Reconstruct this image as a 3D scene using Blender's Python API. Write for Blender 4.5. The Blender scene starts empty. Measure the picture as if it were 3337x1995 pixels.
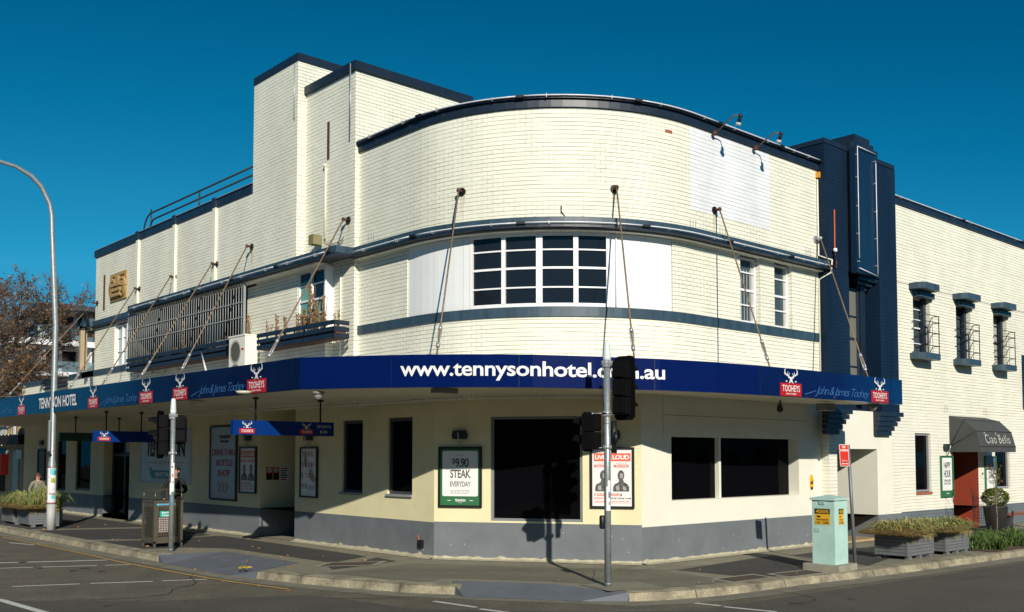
import bpy, math, random
from mathutils import Vector, Matrix
R=math.radians
random.seed(7)
sc=bpy.context.scene; C=sc.collection
# ------------------------------------------------------------------ camera, world, sun, exposure
# world axes: +X runs along the right-hand street, +Y along the left-hand street, pavement at z=0
FPX,CXP,HOR,CAMZ,PITCH=3222.,1668.5,1487.,2.15,R(3)
CYP=HOR-FPX*math.tan(PITCH)
YAW=-math.atan2(.669,.743)
cd=bpy.data.cameras.new('camera'); cam=bpy.data.objects.new('camera',cd); C.objects.link(cam)
cam.location=(0,0,CAMZ); cam.rotation_euler=(R(90)+PITCH,0,YAW)
cd.sensor_width=36; cd.lens=36*FPX/3337; cd.shift_y=(CYP-997.5)/3337; cd.clip_end=2000
sc.camera=cam
SAZ,SEL=R(60.5),R(25)
sdir=Vector((math.cos(SAZ)*math.cos(SEL),math.sin(SAZ)*math.cos(SEL),-math.sin(SEL)))
w=bpy.data.worlds.new('World'); sc.world=w; w.use_nodes=True
nt=w.node_tree; nt.nodes.clear()
sky=nt.nodes.new('ShaderNodeTexSky'); sky.sky_type='NISHITA'; sky.sun_disc=False
sky.sun_elevation=SEL; sky.sun_rotation=math.atan2(-sdir.x,-sdir.y); sky.air_density=1.0; sky.dust_density=.1; sky.ozone_density=3.0
bw=nt.nodes.new('ShaderNodeRGBToBW'); nt.links.new(sky.outputs[0],bw.inputs[0])
mr=nt.nodes.new('ShaderNodeMapRange'); mr.inputs['From Min'].default_value=.6; mr.inputs['From Max'].default_value=5.2; nt.links.new(bw.outputs[0],mr.inputs['Value'])
cr=nt.nodes.new('ShaderNodeValToRGB'); nt.links.new(mr.outputs[0],cr.inputs[0])   # deep polarised blue, paler towards the horizon
cr.color_ramp.elements[0].color=(.0,.050,.130,1); cr.color_ramp.elements[1].color=(.028,.34,.60,1)
for p_,c_ in ((.37,(.0,.105,.247,1)),(.55,(.002,.171,.362,1)),(.93,(.019,.315,.57,1))): cr.color_ramp.elements.new(p_).color=c_
bg=nt.nodes.new('ShaderNodeBackground'); bg.inputs['Strength'].default_value=1.0
wo=nt.nodes.new('ShaderNodeOutputWorld'); nt.links.new(cr.outputs[0],bg.inputs[0]); nt.links.new(bg.outputs[0],wo.inputs[0])
ld=bpy.data.lights.new('sun','SUN'); ld.energy=5.0; ld.angle=R(.5); ld.color=(1,.93,.81)
sun=bpy.data.objects.new('sun',ld); C.objects.link(sun); sun.rotation_euler=sdir.to_track_quat('-Z','Y').to_euler()
sc.view_settings.view_transform='Standard'; sc.view_settings.look='None'; sc.view_settings.gamma=1; sc.view_settings.exposure=0
try: sc.cycles.max_bounces=6; sc.cycles.transparent_max_bounces=8
except Exception: pass

# ------------------------------------------------------------------ survey: image bearing -> point on a known plane
def ray(u,v):
    x=(u-CXP)/FPX; z=-(v-CYP)/FPX
    y2=math.cos(PITCH)-z*math.sin(PITCH); z2=math.sin(PITCH)+z*math.cos(PITCH)
    c,s=math.cos(YAW),math.sin(YAW)
    return Vector((x*c-y2*s, x*s+y2*c, z2))
def atz(u,v,z=0):
    d=ray(u,v); t=(z-CAMZ)/d.z; return Vector((0,0,CAMZ))+d*t
def atx(u,v,x):
    d=ray(u,v); return Vector((0,0,CAMZ))+d*(x/d.x)
def aty(u,v,y):
    d=ray(u,v); return Vector((0,0,CAMZ))+d*(y/d.y)

# ------------------------------------------------------------------ materials
MATS={}
def srgb(r,g,b): 
    f=lambda c:(c/255/12.92 if c/255<=.04045 else ((c/255+.055)/1.055)**2.4)
    return (f(r),f(g),f(b))
def mat(name,col,rough=.6,metal=0,var=.12,scale=3,bump=0,bscale=40,spec=.5,emit=None,streak=0,fine=0):
    if name in MATS: return MATS[name]
    m=bpy.data.materials.new(name); m.use_nodes=True; n=m.node_tree.nodes; l=m.node_tree.links
    p=n['Principled BSDF']; p.inputs['Roughness'].default_value=rough; p.inputs['Metallic'].default_value=metal
    p.inputs['Specular IOR Level'].default_value=spec
    tc=n.new('ShaderNodeNewGeometry')
    src=None
    if var:
        nz=n.new('ShaderNodeTexNoise'); nz.inputs['Scale'].default_value=scale; nz.inputs['Detail'].default_value=7; nz.inputs['Roughness'].default_value=.65
        l.new(tc.outputs['Position'],nz.inputs['Vector'])
        if streak:
            mp=n.new('ShaderNodeMapping'); mp.inputs['Scale'].default_value=(1,1,streak); l.new(tc.outputs['Position'],mp.inputs['Vector']); l.new(mp.outputs[0],nz.inputs['Vector'])
        mr=n.new('ShaderNodeMapRange'); mr.inputs['From Min'].default_value=.3; mr.inputs['From Max'].default_value=.7
        mr.inputs['To Min'].default_value=1-var; mr.inputs['To Max'].default_value=1+var
        l.new(nz.outputs['Fac'],mr.inputs['Value']); fac=mr.outputs[0]
        if fine:
            n2=n.new('ShaderNodeTexNoise'); n2.inputs['Scale'].default_value=60; n2.inputs['Detail'].default_value=3
            l.new(tc.outputs['Position'],n2.inputs['Vector'])
            m2=n.new('ShaderNodeMapRange'); m2.inputs['From Min'].default_value=.3; m2.inputs['From Max'].default_value=.7; m2.inputs['To Min'].default_value=1-fine; m2.inputs['To Max'].default_value=1+fine
            l.new(n2.outputs['Fac'],m2.inputs['Value'])
            mm=n.new('ShaderNodeMath'); mm.operation='MULTIPLY'; l.new(fac,mm.inputs[0]); l.new(m2.outputs[0],mm.inputs[1]); fac=mm.outputs[0]
        vm=n.new('ShaderNodeVectorMath'); vm.operation='SCALE'; vm.inputs[0].default_value=col; l.new(fac,vm.inputs['Scale'])
        l.new(vm.outputs[0],p.inputs['Base Color'])
    else: p.inputs['Base Color'].default_value=(*col,1)
    if bump:
        nb=n.new('ShaderNodeTexNoise'); nb.inputs['Scale'].default_value=bscale; nb.inputs['Detail'].default_value=4; l.new(tc.outputs['Position'],nb.inputs['Vector'])
        b=n.new('ShaderNodeBump'); b.inputs['Strength'].default_value=bump; b.inputs['Distance'].default_value=.02
        l.new(nb.outputs['Fac'],b.inputs['Height']); l.new(b.outputs[0],p.inputs['Normal'])
    if emit: p.inputs['Emission Color'].default_value=(*col,1); p.inputs['Emission Strength'].default_value=emit
    MATS[name]=m; return m
def brick(name,col,joint,perp=.35,course=.086,jw=.12,stain=.09,rough=.45,chips=True):
    """painted brickwork laid in courses: uv are metres along the wall and height"""
    if name in MATS: return MATS[name]
    m=bpy.data.materials.new(name); m.use_nodes=True; n=m.node_tree.nodes; l=m.node_tree.links
    p=n['Principled BSDF']; p.inputs['Roughness'].default_value=rough; p.inputs['Specular IOR Level'].default_value=.12
    uv=n.new('ShaderNodeUVMap'); uv.uv_map='UVMap'
    sp=n.new('ShaderNodeSeparateXYZ'); l.new(uv.outputs[0],sp.inputs[0])
    def math_(op,a,b=None,v=None):
        k=n.new('ShaderNodeMath'); k.operation=op; l.new(a,k.inputs[0])
        if b is not None: l.new(b,k.inputs[1])
        if v is not None: k.inputs[1].default_value=v
        return k.outputs[0]
    def noise(vec,scale,detail=4,sc3=None):
        z=n.new('ShaderNodeTexNoise'); z.inputs['Scale'].default_value=scale; z.inputs['Detail'].default_value=detail
        if sc3:
            mp=n.new('ShaderNodeMapping'); mp.inputs['Scale'].default_value=sc3; l.new(vec,mp.inputs['Vector']); vec=mp.outputs[0]
        l.new(vec,z.inputs['Vector']); return z.outputs['Fac']
    def rng(v,a,b,c,d):
        k=n.new('ShaderNodeMapRange'); l.new(v,k.inputs['Value']); k.inputs['From Min'].default_value=a; k.inputs['From Max'].default_value=b; k.inputs['To Min'].default_value=c; k.inputs['To Max'].default_value=d; return k.outputs[0]
    row=math_('DIVIDE',sp.outputs[1],v=course)
    fr=math_('FRACT',row)
    hl=math_('LESS_THAN',fr,v=jw)
    hw=rng(noise(uv.outputs[0],2.2,3,(.6,11,1)),.36,.64,.45,1.0)   # joint strength drifts along each course
    hl=math_('MULTIPLY',hl,hw)
    rowi=math_('FLOOR',row); half=math_('MULTIPLY',math_('MODULO',rowi,v=2),v=.5)
    col_=math_('ADD',math_('DIVIDE',sp.outputs[0],v=.235),half)
    vl=math_('LESS_THAN',math_('FRACT',col_),v=.038)
    pw=rng(noise(uv.outputs[0],1.1,5),.40,.60,.10,1.0)
    vl=math_('MULTIPLY',math_('MULTIPLY',vl,pw),v=perp)
    g=math_('MAXIMUM',hl,vl)
    wn=n.new('ShaderNodeTexWhiteNoise'); wn.noise_dimensions='2D'
    cb=n.new('ShaderNodeCombineXYZ'); l.new(math_('FLOOR',col_),cb.inputs[0]); l.new(rowi,cb.inputs[1]); l.new(cb.outputs[0],wn.inputs['Vector'])
    tone=rng(wn.outputs[0],0,1,1-.035,1+.02)
    st=rng(noise(uv.outputs[0],.5,6,(2.2,.5,1)),.35,.7,1+stain*.4,1-stain)
    tone=math_('MULTIPLY',tone,st)
    vs=n.new('ShaderNodeVectorMath'); vs.operation='SCALE'; vs.inputs[0].default_value=col; l.new(tone,vs.inputs['Scale'])
    last=vs.outputs[0]
    if chips:
        ch=rng(noise(uv.outputs[0],5,8),.735,.75,0,.7)
        mx=n.new('ShaderNodeMix'); mx.data_type='RGBA'; l.new(ch,mx.inputs[0]); l.new(last,mx.inputs[6]); mx.inputs[7].default_value=(joint[0]*1.6,joint[1]*1.3,joint[2],1); last=mx.outputs[2]
    mx=n.new('ShaderNodeMix'); mx.data_type='RGBA'; l.new(g,mx.inputs[0]); l.new(last,mx.inputs[6]); mx.inputs[7].default_value=(*joint,1)
    l.new(mx.outputs[2],p.inputs['Base Color'])
    b=n.new('ShaderNodeBump'); b.inputs['Strength'].default_value=.5; b.inputs['Distance'].default_value=.006
    inv=math_('MULTIPLY',g,v=-1.); l.new(inv,b.inputs['Height']); l.new(b.outputs[0],p.inputs['Normal'])
    MATS[name]=m; return m
def glass(name,col=(.012,.016,.022),rough=.03,spec=.5,alpha=1.0,wav=.0,refl=1.0):
    if name in MATS: return MATS[name]
    m=bpy.data.materials.new(name); m.use_nodes=True; n=m.node_tree.nodes; l=m.node_tree.links
    n.clear(); o=n.new('ShaderNodeOutputMaterial')
    gl=n.new('ShaderNodeBsdfGlossy'); gl.inputs['Roughness'].default_value=rough
    base=n.new('ShaderNodeBsdfDiffuse'); base.inputs['Color'].default_value=(*col,1)
    tr=n.new('ShaderNodeBsdfTransparent'); tr.inputs['Color'].default_value=(.75,.85,.85,1)
    m1=n.new('ShaderNodeMixShader'); m1.inputs[0].default_value=alpha; l.new(tr.outputs[0],m1.inputs[1]); l.new(base.outputs[0],m1.inputs[2])
    fr=n.new('ShaderNodeFresnel'); fr.inputs['IOR'].default_value=1.2+spec*.5
    mf=n.new('ShaderNodeMath'); mf.operation='MULTIPLY'; l.new(fr.outputs[0],mf.inputs[0]); mf.inputs[1].default_value=refl
    m2=n.new('ShaderNodeMixShader'); l.new(mf.outputs[0],m2.inputs[0]); l.new(m1.outputs[0],m2.inputs[1]); l.new(gl.outputs[0],m2.inputs[2])
    tc=n.new('ShaderNodeNewGeometry'); nz=n.new('ShaderNodeTexNoise'); nz.inputs['Scale'].default_value=1.2; nz.inputs['Detail'].default_value=2; l.new(tc.outputs['Position'],nz.inputs['Vector'])
    b=n.new('ShaderNodeBump'); b.inputs['Strength'].default_value=.06; b.inputs['Distance'].default_value=.1; l.new(nz.outputs['Fac'],b.inputs['Height']); l.new(b.outputs[0],gl.inputs['Normal'])
    l.new(m2.outputs[0],o.inputs[0]); MATS[name]=m; return m

CREAM=brick('cream_brick',(.81,.80,.67),(.11,.09,.04),perp=.62,rough=.65)
CREAM2=brick('cream_brick_lower',(.80,.785,.68),(.34,.30,.20),perp=.12,stain=.06)
PATCH=brick('white_patch_brick',(.80,.82,.84),(.30,.28,.22),perp=.4,stain=.14)
NAVYB=brick('navy_brick',(.008,.022,.048),(.002,.004,.010),perp=.5,stain=.3,jw=.09,rough=.5)
DADOB=brick('grey_brick',(.14,.165,.185),(.07,.075,.08),perp=.2,stain=.1)
NAVY=mat('navy_paint',(.010,.019,.036),.42,var=.3,scale=2.5,streak=.3)
SILLP=mat('weathered_blue_paint',(.034,.066,.094),.45,var=.35,scale=5,streak=.15)
CRP=mat('cream_render',(.78,.77,.66),.6,var=.05,scale=1.2,bump=.15)
YEL=mat('pale_yellow_render',(.76,.70,.44),.6,var=.07,scale=1.3,bump=.15)
WHT=mat('white_paint',(.80,.80,.80),.45,var=.04)
WHP=mat('white_panel',(.78,.80,.79),.5,var=.05,scale=.8)
GRY=mat('grey_dado_paint',(.150,.166,.182),.55,var=.13,scale=1.6,bump=.15,fine=.06)
GREY_L=mat('mid_grey_paint',(.28,.29,.30),.5)
SOF=mat('soffit_paint',(.62,.58,.44),.6,var=.06)
FAS=mat('fascia_blue',(.0015,.010,.085),.16,var=.06,spec=.5)
FAS2=mat('fascia_navy',(.003,.010,.048),.16,var=.2,scale=.8,spec=.22)
RED=mat('sign_red',(.42,.012,.014),.4,var=.05)
SIGNW=mat('sign_white',(.80,.80,.79),.45,var=0)
SIGB=mat('signature_blue',(.045,.14,.36),.45,var=0)
BLK=mat('black_metal',(.010,.010,.011),.45,var=.2)
BLKM=mat('matt_black',(.006,.006,.007),.8,var=0)
GALV=mat('galvanised_steel',(.34,.38,.39),.42,metal=.55,var=.2,scale=14,bump=.1)
GLD=glass('dark_glass',(.010,.013,.019),.03,.45)
GLK=glass('black_glass',(.003,.003,.004),.03,.5,refl=.28)
GLC=glass('clear_glass',(.05,.06,.06),.02,.5,alpha=.25)
DARK=mat('dark_interior',(.012,.012,.012),.9,var=0)
RUST=mat('rusty_iron',(.085,.035,.018),.8,var=.4,scale=20)
ROD=mat('weathered_rod',(.20,.14,.085),.6,var=.4,scale=12,metal=.2)
ZINC=mat('zinc',(.42,.44,.46),.4,metal=.5,var=.1)
TUBE=mat('neon_tube_glass',(.70,.70,.74),.25,var=0)
SAND=mat('sandstone_relief',(.40,.26,.10),.8,var=.2,scale=12,bump=.3)
CONC=mat('kerb_concrete',(.27,.238,.165),.85,var=.6,scale=2.6,bump=.7,bscale=30,fine=.35)
PAVE=mat('footpath_concrete',(.22,.205,.15),.85,var=.16,scale=1.5,bump=.3,fine=.15)
PAVB=mat('footpath_paver',(.155,.145,.105),.85,var=.2,scale=1.4,bump=.3,fine=.15)
ASPD=mat('path_asphalt',(.048,.046,.044),.9,var=.22,scale=1.5,bump=.5,bscale=90,fine=.3)
ASP=mat('road_asphalt',(.125,.108,.076),.9,var=.24,scale=1.1,bump=.8,bscale=60,fine=.6)
ASPN=mat('newer_asphalt',(.078,.070,.053),.9,var=.16,scale=.9,bump=.6,bscale=70,fine=.32)
GUT=mat('gutter_concrete',(.19,.175,.13),.85,var=.28,scale=2.5,bump=.4,fine=.2)
RAMP=mat('ramp_grey_paint',(.125,.14,.165),.65,var=.14,scale=2,bump=.3,fine=.1)
LINE=mat('road_line_white',(.58,.57,.52),.7,var=.18,scale=10,fine=.15)
LINY=mat('road_line_yellow',(.46,.29,.09),.75,var=.3,scale=8,fine=.2)
MINT=mat('mint_paint',(.44,.65,.59),.45,var=.10,scale=2.5,fine=.05)
YLW=mat('label_yellow',(.75,.42,.02),.5,var=0)
STEEL=mat('bronze_steel',(.20,.175,.13),.38,metal=.7,var=.15,scale=6)
PLNT=mat('planter_grey',(.14,.15,.158),.6,var=.12,scale=3,streak=3)
CANV=mat('charcoal_canvas',(.055,.06,.058),.8,var=.12,scale=2)
TERR=mat('terracotta_paint',(.34,.055,.025),.6,var=.05)
GRN=mat('poster_green',(.03,.15,.06),.45,var=0)
TXT=mat('charcoal_ink',(.10,.09,.085),.6,var=0)
ORR=mat('poster_red',(.80,.12,.06),.5,var=0)
PHOTOINK=mat('photo_print',(.09,.09,.09),.5,var=.95,scale=16)
INK=mat('black_ink',(.015,.015,.015),.6,var=0)
MIDI=mat('mid_grey_ink',(.36,.35,.33),.6,var=0)
TEAL=mat('teal_label',(.0,.38,.30),.5,var=0)
BRK=mat('red_brick',(.34,.11,.06),.8,var=.2)

# ------------------------------------------------------------------ mesh builder
class MB:
    def __init__(s): s.v=[];s.f=[];s.uv=[];s.mi=[];s.mats=[];s.cur=0;s.sm=[];s.smooth=False
    def m(s,mt):
        if mt not in s.mats: s.mats.append(mt)
        s.cur=s.mats.index(mt); return s
    def face(s,pts,uvs=None):
        i=len(s.v); pts=[Vector(p) for p in pts]; s.v+=pts; s.f.append(list(range(i,i+len(pts))))
        if uvs is None:
            nn=(pts[1]-pts[0]).cross(pts[2]-pts[0])
            if nn.length<1e-12 and len(pts)>3: nn=(pts[2]-pts[0]).cross(pts[3]-pts[0])
            if nn.length>0: nn.normalize()
            if abs(nn.z)>.7: uvs=[(p.x,p.y) for p in pts]
            else:
                t=Vector((-nn.y,nn.x,0)); t=t.normalized() if t.length>0 else Vector((1,0,0)); uvs=[(p.dot(t),p.z) for p in pts]
        s.uv.append(uvs); s.mi.append(s.cur); s.sm.append(s.smooth)
    def box(s,lo,hi,M=None):
        x0,y0,z0=lo;x1,y1,z1=hi
        c=[Vector(p) for p in [(x0,y0,z0),(x1,y0,z0),(x1,y1,z0),(x0,y1,z0),(x0,y0,z1),(x1,y0,z1),(x1,y1,z1),(x0,y1,z1)]]
        if M: c=[M@p for p in c]
        for q in [(0,3,2,1),(4,5,6,7),(0,1,5,4),(1,2,6,5),(2,3,7,6),(3,0,4,7)]: s.face([c[k] for k in q])
    def tube(s,pts,r,n=8,caps=True,smooth=True):
        pts=[Vector(p) for p in pts]; rr=r if isinstance(r,(list,tuple)) else [r]*len(pts); rings=[]; old=s.smooth; s.smooth=smooth
        t0=(pts[1]-pts[0]).normalized(); up=Vector((0,0,1)) if abs(t0.z)<.9 else Vector((1,0,0)); nx=t0.cross(up).normalized()
        for i,p in enumerate(pts):
            t=(pts[min(i+1,len(pts)-1)]-pts[max(i-1,0)]).normalized(); nx=(nx-t*nx.dot(t)).normalized(); ny=t.cross(nx)
            rings.append([p+(nx*math.cos(2*math.pi*k/n)+ny*math.sin(2*math.pi*k/n))*rr[i] for k in range(n)])
        for a,b in zip(rings,rings[1:]):
            for k in range(n): s.face([a[k],a[(k+1)%n],b[(k+1)%n],b[k]])
        s.smooth=False
        if caps: s.face(rings[0][::-1]); s.face(rings[-1])
        s.smooth=old
    def ball(s,c,r,n=8,sz=1):
        c=Vector(c); old=s.smooth; s.smooth=True
        for i in range(n//2+1):
            pass
        P=lambda i,k: c+Vector((math.sin(math.pi*i/(n//2))*math.cos(2*math.pi*k/n),math.sin(math.pi*i/(n//2))*math.sin(2*math.pi*k/n),math.cos(math.pi*i/(n//2))*sz))*r
        for i in range(n//2):
            for k in range(n):
                q=[P(i,k),P(i+1,k),P(i+1,k+1),P(i,k+1)]
                if i==0: q=[q[0],q[1],q[2]]
                elif i==n//2-1: q=[q[0],q[1],q[3]]
                s.face(q)
        s.smooth=old
    def prism(s,poly,z0,z1,M=None):
        """vertical prism from xy polygon"""
        A=[Vector((x,y,z0)) for x,y in poly]; B=[Vector((x,y,z1)) for x,y in poly]
        if M: A=[M@p for p in A]; B=[M@p for p in B]
        s.face(B); s.face(A[::-1])
        for i in range(len(A)): j=(i+1)%len(A); s.face([A[i],A[j],B[j],B[i]])
def root_of(o):
    L=Vector((0,0,0))
    while o: L+=o.location; o=o.parent
    return L
def obj(name,mb,parent=None,label=None,cat=None,group=None,kind=None):
    me=bpy.data.meshes.new(name); off=root_of(parent) if parent else Vector((0,0,0))
    me.from_pydata([tuple(p-off) for p in mb.v],[],mb.f)
    ul=me.uv_layers.new(name='UVMap'); k=0
    for uvs in mb.uv:
        for q in uvs: ul.data[k].uv=q; k+=1
    for mt in mb.mats: me.materials.append(mt)
    me.polygons.foreach_set('material_index',mb.mi); me.polygons.foreach_set('use_smooth',mb.sm)
    me.update(); o=bpy.data.objects.new(name,me); C.objects.link(o)
    if any(mb.sm) :
        import bmesh
        bm=bmesh.new(); bm.from_mesh(me); bmesh.ops.remove_doubles(bm,verts=bm.verts,dist=.0004); bm.to_mesh(me); bm.free()
    if parent: o.parent=parent
    tag(o,label,cat,group,kind); return o
def tag(o,label=None,cat=None,group=None,kind=None):
    if label:o['label']=label
    if cat:o['category']=cat
    if group:o['group']=group
    if kind:o['kind']=kind
def thing(name,loc,label,cat,group=None):
    o=bpy.data.objects.new(name,None); C.objects.link(o); o.location=loc; o.empty_display_size=.2; tag(o,label,cat,group)
    bpy.context.view_layer.update(); return o
# ------------------------------------------------------------------ a facade line: s runs to the right as seen from the street, d goes into the building
class Face:
    def __init__(f,pts):
        f.p=[Vector((x,y,0)) for x,y in pts]; f.L=[0]
        for a,b in zip(f.p,f.p[1:]): f.L.append(f.L[-1]+(b-a).length)
        seg=[(b-a).normalized() for a,b in zip(f.p,f.p[1:])]; f.n=[]
        for i in range(len(f.p)):
            a=seg[max(i-1,0)]; b=seg[min(i,len(seg)-1)]; na=Vector((-a.y,a.x,0)); nb=Vector((-b.y,b.x,0)); m=(na+nb).normalized(); f.n.append(m/max(.5,m.dot(nb)))
    def pt(f,s,z,d=0):
        i=0
        while i<len(f.p)-2 and s>f.L[i+1]: i+=1
        t=(s-f.L[i])/(f.L[i+1]-f.L[i]); q=f.p[i].lerp(f.p[i+1],t); nn=f.n[i].lerp(f.n[i+1],min(1,max(0,t)))
        q=q+nn*d; return Vector((q.x,q.y,z))
    def at(f,u,v):
        dr=ray(u,v); best=None
        for i,(a,b) in enumerate(zip(f.p,f.p[1:])):
            e=b-a; den=dr.x*e.y-dr.y*e.x
            if abs(den)<1e-9: continue
            t=(a.x*e.y-a.y*e.x)/den; k=(a.x*dr.y-a.y*dr.x)/den
            lo=-1e3 if i==0 else -1e-6; hi=1e3 if i==len(f.p)-2 else 1+1e-6
            if t>0 and lo<=k<=hi and (best is None or t<best[0]): best=(t,f.L[i]+k*e.length,CAMZ+dr.z*t)
        return best[1],best[2]
    def s(f,u,v): return f.at(u,v)[0]
    def z(f,u,v): return f.at(u,v)[1]
    def cuts(f,s0,s1): return [s0]+[x for x in f.L if s0+1e-4<x<s1-1e-4]+[s1]
    def rect(f,mb,s0,s1,z0,z1,d=0,back=False):
        c=f.cuts(s0,s1)
        for a,b in zip(c,c[1:]):
            q=[f.pt(a,z0,d),f.pt(b,z0,d),f.pt(b,z1,d),f.pt(a,z1,d)]; uv=[(a,z0),(b,z0),(b,z1),(a,z1)]
            if back: q=q[::-1]; uv=uv[::-1]
            mb.face(q,uv)
    def box(f,mb,s0,s1,z0,z1,d0,d1):
        """block between depths d0 (outer) and d1 (inner)"""
        c=f.cuts(s0,s1)
        f.rect(mb,s0,s1,z0,z1,d0); f.rect(mb,s0,s1,z0,z1,d1,True)
        for a,b in zip(c,c[1:]):
            mb.face([f.pt(a,z1,d0),f.pt(b,z1,d0),f.pt(b,z1,d1),f.pt(a,z1,d1)]); mb.face([f.pt(a,z0,d1),f.pt(b,z0,d1),f.pt(b,z0,d0),f.pt(a,z0,d0)])
        mb.face([f.pt(s0,z0,d1),f.pt(s0,z0,d0),f.pt(s0,z1,d0),f.pt(s0,z1,d1)]); mb.face([f.pt(s1,z0,d0),f.pt(s1,z0,d1),f.pt(s1,z1,d1),f.pt(s1,z1,d0)])
    def wall(f,mb,s0,s1,z0,z1,holes=(),depth=.25,d=0,revmat=None,splits=()):
        S=sorted(set([s0,s1]+[x for h in holes for x in h[:2] if s0<x<s1])); Z=sorted(set([z0,z1]+[x for h in holes for x in h[2:4] if z0<x<z1]+[x for x in splits if z0<x<z1]))
        for a,b in zip(S,S[1:]):
            for c,e in zip(Z,Z[1:]):
                ms,mz=(a+b)/2,(c+e)/2
                if any(h[0]<ms<h[1] and h[2]<mz<h[3] for h in holes): continue
                f.rect(mb,a,b,c,e,d)
        cur=mb.cur
        if revmat: mb.m(revmat)
        for h in holes:
            a,b,c,e=h[:4]; dp=h[4] if len(h)>4 else depth
            mb.face([f.pt(a,c,d),f.pt(a,c,d+dp),f.pt(a,e,d+dp),f.pt(a,e,d)],[(a,c),(a+dp,c),(a+dp,e),(a,e)])
            mb.face([f.pt(b,c,d+dp),f.pt(b,c,d),f.pt(b,e,d),f.pt(b,e,d+dp)],[(b-dp,c),(b,c),(b,e),(b-dp,e)])
            for x,y in zip(f.cuts(a,b),f.cuts(a,b)[1:]):
                mb.face([f.pt(x,e,d),f.pt(y,e,d),f.pt(y,e,d+dp),f.pt(x,e,d+dp)][::-1]); mb.face([f.pt(x,c,d),f.pt(y,c,d),f.pt(y,c,d+dp),f.pt(x,c,d+dp)])
        mb.cur=cur
    def tube(f,mb,s0,s1,z,d,r,n=6,step=.4):
        k=max(1,int((s1-s0)/step)); mb.tube([f.pt(s0+(s1-s0)*i/k,z,d) for i in range(k+1)],r,n)
    def poly(f,mb,pts,d): # flat outline in s,z
        mb.face([f.pt(a,b,d) for a,b in pts])
    def ribbon(f,mb,pts,w,d):
        w=w if isinstance(w,(list,tuple)) else [w]*len(pts); L=[];Rr=[]
        for i,(x,y) in enumerate(pts):
            x0,y0=pts[max(i-1,0)];x1,y1=pts[min(i+1,len(pts)-1)]; dx,dy=x1-x0,y1-y0; k=math.hypot(dx,dy) or 1
            L.append((x-dy/k*w[i]/2,y+dx/k*w[i]/2)); Rr.append((x+dy/k*w[i]/2,y-dx/k*w[i]/2))
        for i in range(len(pts)-1): f.poly(mb,[Rr[i],Rr[i+1],L[i+1],L[i]],d)
_tx={}
def glyphs(txt,bold=0,shear=0,spacing=1.0):
    key=(txt,bold,shear,spacing)
    if key in _tx: return _tx[key]
    cu=bpy.data.curves.new('t','FONT'); cu.body=txt; cu.size=1; cu.offset=bold; cu.shear=shear; cu.space_character=spacing; cu.resolution_u=3; cu.fill_mode='FRONT'
    o=bpy.data.objects.new('t',cu); C.objects.link(o); dg=bpy.context.evaluated_depsgraph_get(); me=bpy.data.meshes.new_from_object(o.evaluated_get(dg))
    V=[(v.co.x,v.co.y) for v in me.vertices]; Fc=[list(p.vertices) for p in me.polygons]
    bpy.data.objects.remove(o); bpy.data.curves.remove(cu); bpy.data.meshes.remove(me)
    xs=[a for a,b in V];ys=[b for a,b in V]; r=(V,Fc,min(xs),max(xs),min(ys),max(ys)); _tx[key]=r; return r
def text(f,mb,txt,s0,s1,z0,z1,d,bold=0,shear=0,spacing=1.0,rise=0):
    V,Fc,x0,x1,y0,y1=glyphs(txt,bold,shear,spacing)
    T=[(s0+(x-x0)/(x1-x0)*(s1-s0), z0+(y-y0)/(y1-y0)*(z1-z0)) for x,y in V]
    for q in Fc:
        P=[f.pt(T[k][0],T[k][1],d) for k in q]
        a=sum((T[q[i]][0]*T[q[(i+1)%len(q)]][1]-T[q[(i+1)%len(q)]][0]*T[q[i]][1]) for i in range(len(q)))
        mb.face(P if a>0 else P[::-1])
def textc(f,mb,txt,sc_,wd,z0,z1,d,**k):
    text(f,mb,txt,sc_-wd/2,sc_+wd/2,z0,z1,d,**k)
# ------------------------------------------------------------------ ground
def flat(name,polys,z,mt,**k):
    b=MB().m(mt)
    for P in polys: b.face([(x,y,z) for x,y in P])
    return obj(name,b,**k)
KERB=[(8.35,75),(8.68,33),(8.72,23.4),(8.8,21.3),(8.95,17.05),(9.2,15.85),(9.5,14.8),(9.93,13.6),(10.35,12.9),(11.9,10.47),(12.45,10.18),(13.22,9.95),(14.29,9.82),(15.62,9.76),(16.9,9.60),(18.54,9.43),(20.45,9.31),(22.67,9.20),(26,9.0),(60,7.0)]
NOTCH1=[(10.25,21.07),(10.27,17.84)]; NOTCH2=[(10.75,13.5),(11.7,12.1)]
b=MB().m(ASP); b.face([(-150,-150,-.14),(250,-150,-.14),(250,250,-.14),(-150,250,-.14)]); obj('road',b,kind='structure')
pv=KERB[:4]+NOTCH1+KERB[4:9]+NOTCH2+KERB[9:]
b=MB().m(PAVE); b.face([(x,y,0) for x,y in pv]+[(60,60,0),(20,75,0)][::1]); fp=obj('footpath',b,kind='structure')
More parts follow.
